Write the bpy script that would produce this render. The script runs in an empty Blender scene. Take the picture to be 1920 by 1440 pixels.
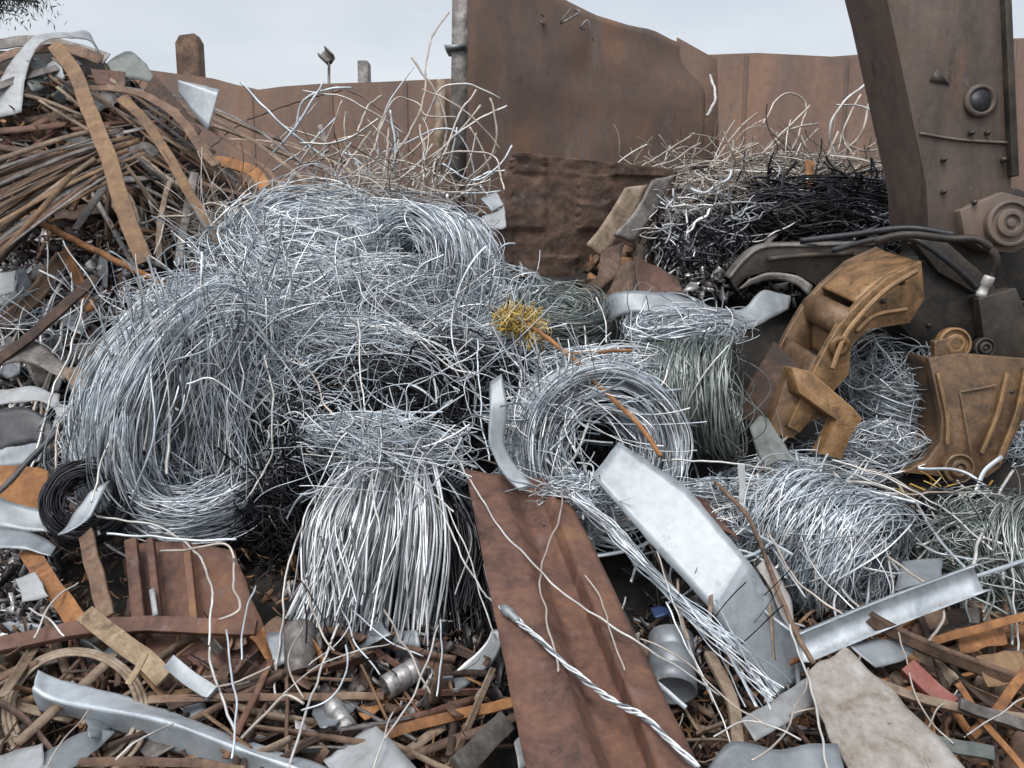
import bpy, math, random
import numpy as np
from mathutils import Vector, noise as mnoise
rng = np.random.default_rng(7)
random.seed(7)
scene = bpy.context.scene
COL = scene.collection
R = math.radians

# ------------------------------------------------------------------ camera model (photo pixels 1920x1440 <-> world)
F = 1920 * 28 / 36.0
H = 2.4
PITCH = R(9.13)
CP, SP = math.cos(PITCH), math.sin(PITCH)

def ray(px, py):
    dx = (px - 960) / F; dy = (720 - py) / F
    y = CP + dy * SP; z = -SP + dy * CP
    return dx / y, z / y

def P(px, py, Y):
    rx, rz = ray(px, py)
    return np.array([rx * Y, Y, H + rz * Y])

TY = [0, .8, 1.6, 2.2, 2.9, 3.5, 4.2, 4.8, 5.4, 6.2, 7, 8, 9, 11, 14]
TZ = [.1, .3, .42, .56, .76, .95, 1.1, 1.52, 2.05, 2.42, 2.46, 2.3, 2.0, 1.5, .0]
def sst(a, b, x):
    t = np.clip((x - a) / (b - a), 0, 1); return t * t * (3 - 2 * t)
def hgt(X, Y):
    X = np.asarray(X, float); Y = np.asarray(Y, float)
    z = np.interp(Y, TY, TZ)
    z = z + np.clip((-X - 1.6) * .9, 0, 1.78) * sst(4.9, 7.2, Y) * (1 - sst(8.2, 11, Y))
    z = z + .55 * sst(1.0, 2.0, X) * (1 - sst(4.5, 6.5, X)) * sst(5.2, 7.0, Y) * (1 - sst(7.6, 9, Y))
    return z
MY = np.arange(1.2, 9.4, .015)
def S(px, py, lift=0.0):
    if lift == -9:
        t_ = np.linspace(-.2, 1.3, 400); k = np.argmin(abs((1.448 - .442 * t_) - (H + ray(px, py)[1] * (3.5 - 1.5 * t_)))); lift = 3.5 - 1.5 * t_[k] - .035
    if lift >= 1.5:
        return P(px, py, lift)
    rx, rz = ray(px, py)
    d = (H + rz * MY) - hgt(rx * MY, MY)
    k = np.nonzero(d < 0)[0]
    Y = MY[k[0]] if len(k) else 7.3
    return P(px, py, max(Y - lift, 1.0))
def hits(px, py):
    rx, rz = ray(px, py); return bool(((H + rz * MY) < hgt(rx * MY, MY)).any())
def pts(seq):
    return np.array([S(*q) for q in seq])

# ------------------------------------------------------------------ materials
MATS = {}
def nodes(name):
    m = bpy.data.materials.new(name); m.use_nodes = True
    nt = m.node_tree; b = nt.nodes['Principled BSDF']
    MATS[name] = m
    return m, nt, b
def N(nt, t, **kw):
    n = nt.nodes.new(t)
    for k, v in kw.items():
        if k in n.inputs: n.inputs[k].default_value = v
        else: setattr(n, k, v)
    return n
def ramp(nt, stops):
    n = nt.nodes.new('ShaderNodeValToRGB')
    e = n.color_ramp.elements
    while len(e) < len(stops): e.new(.5)
    for i, (p, c) in enumerate(stops):
        e[i].position = p; e[i].color = (*c, 1)
    return n

def mat_wire(name, stops, metal=.75, rough=.42):
    m, nt, b = nodes(name); L = nt.links
    g = N(nt, 'ShaderNodeNewGeometry')
    r = ramp(nt, stops); L.new(g.outputs['Random Per Island'], r.inputs[0])
    tc = N(nt, 'ShaderNodeTexCoord'); nz = N(nt, 'ShaderNodeTexNoise', Scale=9.0, Detail=4.0)
    L.new(tc.outputs['Object'], nz.inputs['Vector'])
    mx = N(nt, 'ShaderNodeMix', data_type='RGBA', blend_type='MULTIPLY'); mx.inputs[0].default_value = 1
    rr = ramp(nt, [(.3, (.62, .6, .58)), (.62, (1.1, 1.1, 1.1))]); L.new(nz.outputs[0], rr.inputs[0])
    L.new(r.outputs[0], mx.inputs[6]); L.new(rr.outputs[0], mx.inputs[7])
    L.new(mx.outputs[2], b.inputs['Base Color'])
    b.inputs['Metallic'].default_value = metal; b.inputs['Roughness'].default_value = rough
    return m
mat_wire('zinc_wire', [(0, (.1, .115, .135)), (.2, (.31, .36, .41)), (.55, (.55, .62, .68)), (.8, (.82, .87, .91)), (1, (.95, .97, .98))], .4)
mat_wire('bright_wire', [(0, (.12, .13, .14)), (.3, (.42, .45, .48)), (.6, (.7, .74, .77)), (1, (.94, .95, .96))], .5, .38)
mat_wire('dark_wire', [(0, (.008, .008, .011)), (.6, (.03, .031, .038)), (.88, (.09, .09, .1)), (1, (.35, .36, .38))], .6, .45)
mat_wire('tan_wire', [(0, (.1, .075, .06)), (.35, (.28, .24, .2)), (.7, (.55, .5, .45)), (1, (.78, .77, .74))], .4, .5)
mat_wire('green_wire', [(0, (.09, .11, .11)), (.5, (.25, .29, .28)), (1, (.6, .63, .6))], .7, .45)
mat_wire('pale_wire', [(0, (.42, .41, .4)), (1, (.68, .68, .66))], .3, .42)
mat_wire('rust_wire', [(0, (.2, .085, .03)), (.6, (.4, .19, .07)), (1, (.55, .36, .2))], .1, .7)
mat_wire('yellow_wire', [(0, (.45, .28, .05)), (.6, (.62, .45, .12)), (1, (.75, .68, .45))], .2, .5)
mat_wire('brown_wire', [(0, (.06, .04, .032)), (1, (.16, .11, .085))], .1, .7)
mat_wire('black_wire', [(0, (.02, .018, .018)), (1, (.06, .05, .05))], .2, .5)

def mat_rust(name, cols, scale=6.0, rough=.85, metal=0.0, bump=.35, streak=None, spots=None, wear=None):
    m, nt, b = nodes(name); L = nt.links
    tc = N(nt, 'ShaderNodeTexCoord'); oi = N(nt, 'ShaderNodeObjectInfo')
    mp = N(nt, 'ShaderNodeMapping')
    if streak: mp.inputs['Scale'].default_value = streak
    L.new(tc.outputs['Object'], mp.inputs['Vector'])
    n1 = N(nt, 'ShaderNodeTexNoise', Scale=scale, Detail=8.0, Roughness=.68, Distortion=.4)
    n2 = N(nt, 'ShaderNodeTexNoise', Scale=scale * 7, Detail=5.0, Roughness=.6)
    L.new(mp.outputs[0], n1.inputs['Vector']); L.new(tc.outputs['Object'], n2.inputs['Vector'])
    ma = N(nt, 'ShaderNodeMath', operation='MULTIPLY_ADD'); ma.inputs[1].default_value = .35
    L.new(n2.outputs[0], ma.inputs[0]); L.new(n1.outputs[0], ma.inputs[2])
    sb = N(nt, 'ShaderNodeMath', operation='MULTIPLY_ADD'); sb.inputs[1].default_value = .16; sb.inputs[2].default_value = -.25
    L.new(oi.outputs['Random'], sb.inputs[0])
    ad = N(nt, 'ShaderNodeMath', operation='ADD'); L.new(ma.outputs[0], ad.inputs[0]); L.new(sb.outputs[0], ad.inputs[1])
    k = len(cols)
    r = ramp(nt, [(.28 + .44 * i / (k - 1), c) for i, c in enumerate(cols)])
    L.new(ad.outputs[0], r.inputs[0])
    out = r.outputs[0]
    if spots:
        n3 = N(nt, 'ShaderNodeTexNoise', Scale=scale * 2.2, Detail=6.0, Roughness=.7)
        L.new(mp.outputs[0], n3.inputs['Vector'])
        rs = ramp(nt, [(.56, (0, 0, 0)), (.68, (1, 1, 1))]); L.new(n3.outputs[0], rs.inputs[0])
        mx = N(nt, 'ShaderNodeMix', data_type='RGBA'); L.new(rs.outputs[0], mx.inputs[0]); L.new(out, mx.inputs[6])
        mx.inputs[7].default_value = (*spots, 1); out = mx.outputs[2]
    if wear:
        bv = N(nt, 'ShaderNodeBevel', samples=4); bv.inputs['Radius'].default_value = .016; ge = N(nt, 'ShaderNodeNewGeometry')
        dt = N(nt, 'ShaderNodeVectorMath', operation='DOT_PRODUCT'); L.new(bv.outputs[0], dt.inputs[0]); L.new(ge.outputs['Normal'], dt.inputs[1])
        mm_ = N(nt, 'ShaderNodeMath', operation='MULTIPLY_ADD'); mm_.inputs[1].default_value = .5; L.new(n2.outputs[0], mm_.inputs[0]); L.new(dt.outputs['Value'], mm_.inputs[2])
        rw_ = ramp(nt, [(.0, (1, 1, 1)), (1.0, (0, 0, 0))]); mr = N(nt, 'ShaderNodeMapRange'); mr.inputs[1].default_value = 1.0; mr.inputs[2].default_value = 1.2
        L.new(mm_.outputs[0], mr.inputs[0]); L.new(mr.outputs[0], rw_.inputs[0])
        mx = N(nt, 'ShaderNodeMix', data_type='RGBA'); L.new(rw_.outputs[0], mx.inputs[0]); L.new(out, mx.inputs[6]); mx.inputs[7].default_value = (*wear, 1); out = mx.outputs[2]
        n5 = N(nt, 'ShaderNodeTexNoise', Scale=scale * 1.6, Detail=9.0, Roughness=.75); mp5 = N(nt, 'ShaderNodeMapping'); mp5.inputs['Scale'].default_value = (1, 1, .25)
        L.new(tc.outputs['Object'], mp5.inputs['Vector']); L.new(mp5.outputs[0], n5.inputs['Vector'])
        r5 = ramp(nt, [(.6, (0, 0, 0)), (.66, (.8, .8, .8))]); L.new(n5.outputs[0], r5.inputs[0])
        mx = N(nt, 'ShaderNodeMix', data_type='RGBA'); L.new(r5.outputs[0], mx.inputs[0]); L.new(out, mx.inputs[6]); mx.inputs[7].default_value = (.035, .026, .02, 1); out = mx.outputs[2]
    L.new(out, b.inputs['Base Color'])
    b.inputs['Roughness'].default_value = rough; b.inputs['Metallic'].default_value = metal
    rf = N(nt, 'ShaderNodeMapRange'); rf.inputs[3].default_value = max(rough - .16, .1); rf.inputs[4].default_value = min(rough + .16, 1)
    L.new(n1.outputs[0], rf.inputs[0]); L.new(rf.outputs[0], b.inputs['Roughness'])
    bp = N(nt, 'ShaderNodeBump', Strength=bump, Distance=.01); L.new(ad.outputs[0], bp.inputs['Height']); L.new(bp.outputs[0], b.inputs['Normal'])
    return m
mat_rust('rust_red', [(.04, .02, .015), (.095, .048, .035), (.15, .075, .05), (.22, .12, .06)], 5, .75, .1, .3, (1, 1, .5), (.15, .095, .082))
mat_rust('rust_brown', [(.035, .022, .017), (.09, .055, .038), (.16, .1, .068), (.24, .17, .12)], 6, .8, .1)
mat_rust('rust_orange', [(.1, .045, .022), (.2, .09, .035), (.31, .145, .055), (.38, .24, .13)], 7, .85)
mat_rust('rust_tan', [(.07, .05, .038), (.16, .115, .08), (.26, .2, .145), (.36, .3, .24)], 6, .7, .2)
mat_rust('rust_amber', [(.07, .043, .027), (.15, .092, .052), (.22, .135, .072), (.28, .19, .12)], 6, .75, .1, .4, None, (.16, .07, .03))
mat_rust('rust_grey', [(.045, .04, .037), (.11, .1, .095), (.2, .185, .175), (.32, .31, .3)], 6, .6, .4)
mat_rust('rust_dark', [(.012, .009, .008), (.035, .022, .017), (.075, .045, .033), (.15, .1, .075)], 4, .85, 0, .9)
mat_rust('rust_crushed', [(.03, .02, .016), (.08, .05, .037), (.14, .085, .06), (.22, .15, .11)], 5, .85, 0, .8, (1, 1, 1.4), (.13, .1, .08))
mat_rust('wall_rust', [(.04, .03, .027), (.085, .059, .049), (.12, .075, .056), (.165, .1, .07)], 1.5, .85, 0, .4, (1, 1, .22), (.12, .09, .078))
mat_rust('plate_rust', [(.045, .034, .03), (.09, .065, .055), (.125, .08, .06), (.18, .1, .06)], 1.5, .85, 0, .4, (1, 1, .25), (.14, .108, .096))
mat_rust('claw_paint', [(.06, .036, .02), (.15, .088, .04), (.25, .14, .06), (.33, .2, .1)], 8, .5, .2, .5, None, (.09, .05, .028), (.42, .29, .16))
mat_rust('claw_brown', [(.045, .03, .02), (.1, .06, .034), (.16, .095, .05), (.22, .14, .085)], 8, .5, .2, .5, None, (.07, .045, .03), (.32, .23, .14))
mat_rust('arm_grey', [(.06, .046, .038), (.105, .08, .066), (.15, .112, .09), (.19, .135, .1)], 2.2, .65, .1, .3, (1, 1, .3), (.12, .075, .05), (.2, .18, .165))
mat_rust('machine_dark', [(.012, .012, .012), (.03, .028, .026), (.055, .046, .038), (.09, .07, .052)], 6, .55, .3, .4, None, (.06, .038, .026), (.14, .12, .1))
mat_rust('silver_sheet', [(.15, .17, .185), (.22, .245, .265), (.27, .3, .325), (.35, .385, .41)], 3.4, .45, .3, .25, (1, 1, .4), (.17, .19, .21))
mat_rust('bright_galvanised', [(.27, .3, .33), (.36, .4, .435), (.44, .49, .53), (.54, .59, .62)], 5, .45, .3, .3, (1, 1, .5), (.3, .34, .37))
mat_rust('galv_sheet', [(.32, .35, .38), (.46, .5, .53), (.58, .62, .65), (.7, .74, .76)], 5, .45, .6, .3, (1, 1, .5), (.4, .43, .46))
mat_rust('dull_sheet', [(.15, .16, .18), (.22, .24, .26), (.29, .315, .335), (.38, .41, .43)], 3, .5, .45, .15)
mat_rust('white_sheet', [(.17, .17, .165), (.28, .29, .3), (.35, .37, .385), (.43, .46, .48)], 3, .6, .1, .1)
mat_rust('white_board', [(.15, .125, .1), (.25, .225, .2), (.32, .305, .29), (.4, .385, .37)], 7, .9, 0, .5)
mat_rust('wood', [(.1, .07, .045), (.22, .16, .1), (.34, .26, .17), (.42, .33, .22)], 8, .9, 0, .4, (1, 1, 1))
mat_rust('aluminium', [(.14, .135, .13), (.26, .25, .245), (.4, .4, .4), (.56, .56, .56)], 9, .4, .6, .6)
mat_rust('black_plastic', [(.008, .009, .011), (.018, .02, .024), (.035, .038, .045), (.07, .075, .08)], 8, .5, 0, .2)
mat_rust('green_grey', [(.05, .06, .058), (.09, .105, .1), (.14, .155, .15), (.2, .21, .2)], 4, .6, .2, .2)
mat_rust('red_paint', [(.07, .02, .016), (.14, .035, .028), (.2, .06, .045), (.26, .13, .1)], 7, .6)
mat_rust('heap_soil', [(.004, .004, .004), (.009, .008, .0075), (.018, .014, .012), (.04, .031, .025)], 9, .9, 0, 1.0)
mat_rust('yard_ground', [(.06, .05, .042), (.1, .082, .07), (.14, .115, .1), (.19, .16, .14)], 1.5, .95, 0, .5)
mat_rust('brass', [(.25, .16, .04), (.42, .28, .08), (.6, .44, .18), (.75, .66, .42)], 10, .4, .6, .2)
mat_rust('blue_plastic', [(.01, .02, .06), (.015, .035, .12), (.03, .06, .18), (.08, .12, .2)], 5, .5)

def mat_shred(name, stops, metal, rough):
    m, nt, b = nodes(name); L = nt.links
    g = N(nt, 'ShaderNodeNewGeometry'); r = ramp(nt, stops)
    L.new(g.outputs['Random Per Island'], r.inputs[0])
    tc = N(nt, 'ShaderNodeTexCoord'); nz = N(nt, 'ShaderNodeTexNoise', Scale=30.0, Detail=4.0)
    L.new(tc.outputs['Object'], nz.inputs['Vector'])
    mx = N(nt, 'ShaderNodeMix', data_type='RGBA', blend_type='MULTIPLY'); mx.inputs[0].default_value = 1
    rr = ramp(nt, [(.35, (.55, .5, .46)), (.6, (1, 1, 1))]); L.new(nz.outputs[0], rr.inputs[0])
    L.new(r.outputs[0], mx.inputs[6]); L.new(rr.outputs[0], mx.inputs[7]); L.new(mx.outputs[2], b.inputs['Base Color'])
    b.inputs['Metallic'].default_value = metal; b.inputs['Roughness'].default_value = rough
mat_shred('rust_shreds', [(0, (.03, .02, .016)), (.3, (.1, .06, .04)), (.6, (.22, .13, .085)), (.85, (.34, .18, .08)), (.94, (.35, .33, .31)), (1, (.6, .6, .6))], .15, .75)
mat_shred('bright_shreds', [(0, (.02, .02, .025)), (.3, (.07, .065, .07)), (.55, (.25, .24, .25)), (.75, (.5, .5, .52)), (1, (.85, .86, .87))], .5, .4)
mat_shred('dark_shreds', [(0, (.01, .01, .014)), (.5, (.03, .03, .036)), (.8, (.1, .09, .085)), (.93, (.25, .24, .24)), (1, (.6, .6, .62))], .4, .5)
mat_shred('leaf_needles', [(0, (.03, .05, .05)), (.5, (.06, .085, .08)), (1, (.11, .14, .13))], 0, .7)

# ------------------------------------------------------------------ mesh helpers
class MB:
    def __init__(s): s.v = []; s.f4 = []; s.f3 = []; s.ng = []; s.n = 0
    def add(s, v, f4=None, f3=None, ng=None):
        v = np.asarray(v, float).reshape(-1, 3)
        if f4 is not None and len(f4): s.f4.append(np.asarray(f4, int) + s.n)
        if f3 is not None and len(f3): s.f3.append(np.asarray(f3, int) + s.n)
        if ng is not None: s.ng += [[i + s.n for i in q] for q in ng]
        s.v.append(v); s.n += len(v); return s

def link(o): COL.objects.link(o); return o
def tag(o, label=None, cat=None, group=None, kind=None):
    if label: o['label'] = label
    if cat: o['category'] = cat
    if group: o['group'] = group
    if kind: o['kind'] = kind
    return o
def build(name, mb, mat, label=None, cat=None, group=None, kind=None, parent=None, smooth=False, bevel=0):
    v = np.concatenate(mb.v) if mb.v else np.zeros((0, 3))
    if parent is not None: base = np.array(parent['_b'])
    else: base = np.array([(v[:, 0].min() + v[:, 0].max()) / 2, (v[:, 1].min() + v[:, 1].max()) / 2, v[:, 2].min()])
    me = bpy.data.meshes.new(name)
    loops = []; starts = []; tot = []; c = 0
    for arr, k in ((mb.f4, 4), (mb.f3, 3)):
        if arr:
            a = np.concatenate(arr); loops.append(a.ravel()); starts.append(c + np.arange(len(a)) * k); tot.append(np.full(len(a), k)); c += a.size
    for q in mb.ng:
        loops.append(np.array(q)); starts.append(np.array([c])); tot.append(np.array([len(q)])); c += len(q)
    loops = np.concatenate(loops); starts = np.concatenate(starts); tot = np.concatenate(tot)
    me.vertices.add(len(v)); me.vertices.foreach_set('co', (v - base).astype(np.float32).ravel())
    me.loops.add(len(loops)); me.loops.foreach_set('vertex_index', loops.astype(np.int32))
    me.polygons.add(len(starts)); me.polygons.foreach_set('loop_start', starts.astype(np.int32)); me.polygons.foreach_set('loop_total', tot.astype(np.int32))
    if smooth: me.polygons.foreach_set('use_smooth', np.ones(len(starts), bool))
    me.update(calc_edges=True); me.validate()
    me.materials.append(MATS[mat])
    o = link(bpy.data.objects.new(name, me))
    if parent is not None: o.parent = parent
    else: o.location = base; o['_b'] = base.tolist()
    if bevel:
        md = o.modifiers.new('edge', 'BEVEL'); md.width = bevel; md.segments = 2; md.limit_method = 'ANGLE'; md.angle_limit = R(40)
    return tag(o, label, cat, group, kind)
def empty(name, base, label, cat, group=None):
    o = link(bpy.data.objects.new(name, None)); o.location = base; o['_b'] = [float(x) for x in base]
    o.empty_display_size = .1
    return tag(o, label, cat, group)

def crom(p, m):
    """Catmull-Rom through control points, m samples."""
    p = np.asarray(p, float); n = len(p)
    if n == 2:
        t = np.linspace(0, 1, m)[:, None]; return p[0] * (1 - t) + p[1] * t
    q = np.vstack([2 * p[0] - p[1], p, 2 * p[-1] - p[-2]])
    s = np.linspace(0, n - 1 - 1e-9, m); i = s.astype(int); t = (s - i)[:, None]
    a, b, c, d = q[i], q[i + 1], q[i + 2], q[i + 3]
    return .5 * (2 * b + (c - a) * t + (2 * a - 5 * b + 4 * c - d) * t ** 2 + (3 * b - a - 3 * c + d) * t ** 3)

def tubes(mb, paths, rad, sides=4):
    """paths (n,m,3), rad scalar or (n,) -> open tubes"""
    paths = np.asarray(paths, float); n, m, _ = paths.shape
    t = np.gradient(paths, axis=1); t /= np.linalg.norm(t, axis=2, keepdims=True) + 1e-9
    ref = rng.normal(size=(n, 1, 3)); ref /= np.linalg.norm(ref, axis=2, keepdims=True)
    ref = np.broadcast_to(ref, t.shape)
    a = np.cross(t, ref); la = np.linalg.norm(a, axis=2, keepdims=True)
    a = np.where(la < .15, np.cross(t, np.roll(ref, 1, axis=2)), a); a /= np.linalg.norm(a, axis=2, keepdims=True) + 1e-9
    b = np.cross(t, a)
    ang = np.arange(sides) * 2 * np.pi / sides
    rad = np.broadcast_to(np.asarray(rad, float).reshape(-1, 1) if np.ndim(rad) < 2 else rad, (n, m))
    v = paths[:, :, None, :] + rad[:, :, None, None] * (np.cos(ang)[None, None, :, None] * a[:, :, None, :] + np.sin(ang)[None, None, :, None] * b[:, :, None, :])
    i = np.arange(m - 1)[:, None] * sides; k = np.arange(sides)[None]; k2 = (k + 1) % sides
    f = np.stack([i + k, i + k2, i + sides + k2, i + sides + k], -1).reshape(-1, 4)
    f = (f[None] + (np.arange(n) * m * sides)[:, None, None]).reshape(-1, 4)
    mb.add(v.reshape(-1, 3), f)
    caps = []
    if n <= 4:
        for j in range(n):
            o = j * m * sides; caps.append([o + q for q in range(sides)][::-1]); caps.append([o + (m - 1) * sides + q for q in range(sides)])
        s = mb.n - n * m * sides
        mb.ng += [[x + s for x in q] for q in caps]
    return mb

def frame(path, nrm):
    t = np.gradient(path, axis=0); t /= np.linalg.norm(t, axis=1, keepdims=True) + 1e-9
    nrm = np.asarray(nrm, float)
    if nrm.ndim == 1: nrm = np.broadcast_to(nrm, path.shape)
    w = np.cross(t, nrm); w /= np.linalg.norm(w, axis=1, keepdims=True) + 1e-9
    n = np.cross(w, t)
    return t, w, n
def sweep(mb, path, prof, nrm, roll=0, twist=0, scale=None):
    """closed profile [(w,n)] swept on a path, capped"""
    path = np.asarray(path, float); m = len(path); _, w, n = frame(path, nrm)
    ang = roll + twist * np.linspace(-.5, .5, m)
    c, s = np.cos(ang)[:, None], np.sin(ang)[:, None]
    w, n = w * c + n * s, n * c - w * s
    pr = np.asarray(prof, float); k = len(pr)
    sc = np.ones(m) if scale is None else np.asarray(scale)
    v = path[:, None] + sc[:, None, None] * (pr[None, :, 0, None] * w[:, None] + pr[None, :, 1, None] * n[:, None])
    i = np.arange(m - 1)[:, None] * k; q = np.arange(k)[None]; q2 = (q + 1) % k
    f = np.stack([i + q, i + q2, i + k + q2, i + k + q], -1).reshape(-1, 4)
    mb.add(v.reshape(-1, 3), f, ng=[list(range(k))[::-1], [(m - 1) * k + x for x in range(k)]])
    return mb
def flat(w, t): return [(-w / 2, -t / 2), (w / 2, -t / 2), (w / 2, t / 2), (-w / 2, t / 2)]
def ell(w, t): return [(-w / 2, -w / 4), (w / 2, -w / 4), (w / 2, -w / 4 + t), (-w / 2 + t, -w / 4 + t), (-w / 2 + t, w / 4), (-w / 2, w / 4)]
def chan(w, h, t): return [(-w / 2, -h / 2), (w / 2, -h / 2), (w / 2, h / 2), (w / 2 - t, h / 2), (w / 2 - t, -h / 2 + t), (-w / 2 + t, -h / 2 + t), (-w / 2 + t, h / 2), (-w / 2, h / 2)]
def circ(r, k=10): return [(r * math.cos(2 * math.pi * i / k), r * math.sin(2 * math.pi * i / k)) for i in range(k)]
TOCAM = np.array([0, -.8, .6])

def loft(mb, rows, nu=24, nv=6, thick=.004, wob=0, freq=4., seed=0, rag=0, smooth_len=True):
    """sheet through rows of cross points (all rows same count): smooth along, straight across; real thickness"""
    rows = np.asarray(rows, float); k = rows.shape[1]
    if smooth_len: g = np.stack([crom(rows[:, j], nu) for j in range(k)], 1)
    else:
        s = np.linspace(0, len(rows) - 1 - 1e-9, nu); i = s.astype(int); t = (s - i)[:, None, None]; g = rows[i] * (1 - t) + rows[i + 1] * t
    m = nv * (k - 1) + 1
    s = np.linspace(0, k - 1 - 1e-9, m); i = s.astype(int); t = (s - i)[None, :, None]
    g = g[:, i] * (1 - t) + g[:, i + 1] * t
    du = np.gradient(g, axis=0); dv = np.gradient(g, axis=1); n = np.cross(du, dv); n /= np.linalg.norm(n, axis=2, keepdims=True) + 1e-9
    if wob or rag:
        for a in range(nu):
            for b in range(m):
                p = Vector(g[a, b]) * freq + Vector((seed * 7.3, seed * 3.1, seed * 1.7))
                if wob: g[a, b] += n[a, b] * wob * (mnoise.noise(p) + .5 * mnoise.noise(p * 2.3))
                if rag and (a in (0, nu - 1) or b in (0, m - 1)):
                    g[a, b] += np.array(mnoise.noise_vector(p * 3)) * rag
    v = np.concatenate([(g + n * thick / 2).reshape(-1, 3), (g - n * thick / 2).reshape(-1, 3)])
    a = np.arange(nu - 1)[:, None] * m; b = np.arange(m - 1)[None]
    f = np.stack([a + b, a + b + 1, a + m + b + 1, a + m + b], -1).reshape(-1, 4)
    o = nu * m
    e = list(range(m)) + [r * m + m - 1 for r in range(1, nu)] + [(nu - 1) * m + c for c in range(m - 2, -1, -1)] + [r * m for r in range(nu - 2, 0, -1)]
    ed = [[e[q], e[(q + 1) % len(e)], e[(q + 1) % len(e)] + o, e[q] + o] for q in range(len(e))]
    mb.add(v, np.concatenate([f[:, ::-1], f + o, np.array(ed)])); return mb
def prism(mb, outline, off):
    """polygon of 3D points extruded along vector off (both faces n-gons)"""
    a = np.asarray(outline, float); k = len(a); b = a + np.asarray(off, float)
    mb.add(np.concatenate([a, b]), [[i, (i + 1) % k, (i + 1) % k + k, i + k] for i in range(k)], ng=[list(range(k))[::-1], list(range(k, 2 * k))]); return mb
def cyl(mb, c, axis, r, h, k=24, rings=None):
    """stepped boss: rings [(radius, height)] along axis from c"""
    axis = np.asarray(axis, float); axis /= np.linalg.norm(axis)
    ref = np.array([0, 0, 1.]) if abs(axis[2]) < .9 else np.array([1., 0, 0]); u = np.cross(axis, ref); u /= np.linalg.norm(u); w = np.cross(axis, u)
    rings = rings or [(r, 0), (r, h)]
    ang = np.arange(k) * 2 * np.pi / k
    v = np.concatenate([np.asarray(c) + axis * hh + rr * (np.cos(ang)[:, None] * u + np.sin(ang)[:, None] * w) for rr, hh in rings])
    f = [[j * k + i, j * k + (i + 1) % k, (j + 1) * k + (i + 1) % k, (j + 1) * k + i] for j in range(len(rings) - 1) for i in range(k)]
    mb.add(v, f, ng=[list(range(k))[::-1], [(len(rings) - 1) * k + i for i in range(k)]]); return mb

# ------------------------------------------------------------------ world, sun, camera
w = bpy.data.worlds.new('World'); scene.world = w; w.use_nodes = True
nt = w.node_tree; bg = nt.nodes['Background']
sky = nt.nodes.new('ShaderNodeTexSky'); sky.sky_type = 'NISHITA'; sky.sun_disc = False
SUN_EL, SUN_AZ = R(62), R(205)
sky.sun_elevation = SUN_EL; sky.sun_rotation = SUN_AZ; sky.dust_density = 4.0; sky.air_density = 1.2
hs = nt.nodes.new('ShaderNodeHueSaturation'); hs.inputs['Saturation'].default_value = .3
nt.links.new(sky.outputs[0], hs.inputs['Color']); 
tcw = nt.nodes.new('ShaderNodeTexCoord'); mpw = nt.nodes.new('ShaderNodeMapping'); mpw.inputs['Scale'].default_value = (1.6, 1.6, 4.5)
nzw = nt.nodes.new('ShaderNodeTexNoise'); nzw.inputs['Scale'].default_value = 1.7; nzw.inputs['Detail'].default_value = 5
rw = nt.nodes.new('ShaderNodeValToRGB'); rw.color_ramp.elements[0].position = .32; rw.color_ramp.elements[0].color = (.84, .87, .9, 1); rw.color_ramp.elements[1].position = .68; rw.color_ramp.elements[1].color = (1.06, 1.05, 1.04, 1)
mw = nt.nodes.new('ShaderNodeMix'); mw.data_type = 'RGBA'; mw.blend_type = 'MULTIPLY'; mw.inputs[0].default_value = 1
nt.links.new(tcw.outputs['Generated'], mpw.inputs['Vector']); nt.links.new(mpw.outputs[0], nzw.inputs['Vector']); nt.links.new(nzw.outputs[0], rw.inputs[0])
nt.links.new(hs.outputs[0], mw.inputs[6]); nt.links.new(rw.outputs[0], mw.inputs[7]); nt.links.new(mw.outputs[2], bg.inputs['Color'])
bg.inputs['Strength'].default_value = .15; scene.view_settings.exposure = .55
sl = bpy.data.lights.new('sun', 'SUN'); sl.energy = .85; sl.angle = R(20); sl.color = (1, .97, .93)
so = link(bpy.data.objects.new('sun', sl))
sd = Vector((math.sin(SUN_AZ) * math.cos(SUN_EL), math.cos(SUN_AZ) * math.cos(SUN_EL), math.sin(SUN_EL)))
so.rotation_euler = sd.to_track_quat('Z', 'Y').to_euler(); so.location = (0, 0, 20)
cam = bpy.data.cameras.new('camera'); cam.lens = 28; cam.sensor_width = 36; cam.clip_end = 2000; cam.clip_start = .05
co = link(bpy.data.objects.new('camera', cam)); co.location = (0, 0, H); co.rotation_euler = (R(90) - PITCH, 0, 0)
scene.camera = co
scene.view_settings.view_transform = 'Standard'; scene.view_settings.look = 'None'

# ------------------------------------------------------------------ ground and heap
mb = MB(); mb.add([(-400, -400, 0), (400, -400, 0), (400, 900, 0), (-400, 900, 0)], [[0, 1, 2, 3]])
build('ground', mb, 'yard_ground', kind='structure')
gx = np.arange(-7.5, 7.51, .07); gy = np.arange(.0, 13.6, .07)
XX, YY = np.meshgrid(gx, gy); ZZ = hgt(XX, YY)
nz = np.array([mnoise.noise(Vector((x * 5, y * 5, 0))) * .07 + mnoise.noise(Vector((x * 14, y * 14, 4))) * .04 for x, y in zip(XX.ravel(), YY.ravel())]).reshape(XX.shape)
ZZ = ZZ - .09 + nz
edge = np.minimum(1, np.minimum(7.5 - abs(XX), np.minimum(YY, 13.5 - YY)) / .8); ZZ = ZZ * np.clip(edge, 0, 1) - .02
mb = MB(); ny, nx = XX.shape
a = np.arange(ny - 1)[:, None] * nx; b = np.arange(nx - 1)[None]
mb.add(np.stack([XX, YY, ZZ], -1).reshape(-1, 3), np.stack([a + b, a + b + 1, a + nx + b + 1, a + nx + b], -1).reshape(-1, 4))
build('scrap_mound', mb, 'heap_soil', 'dark mass of compacted fine scrap under all the loose metal', 'scrap', kind='stuff')

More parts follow.
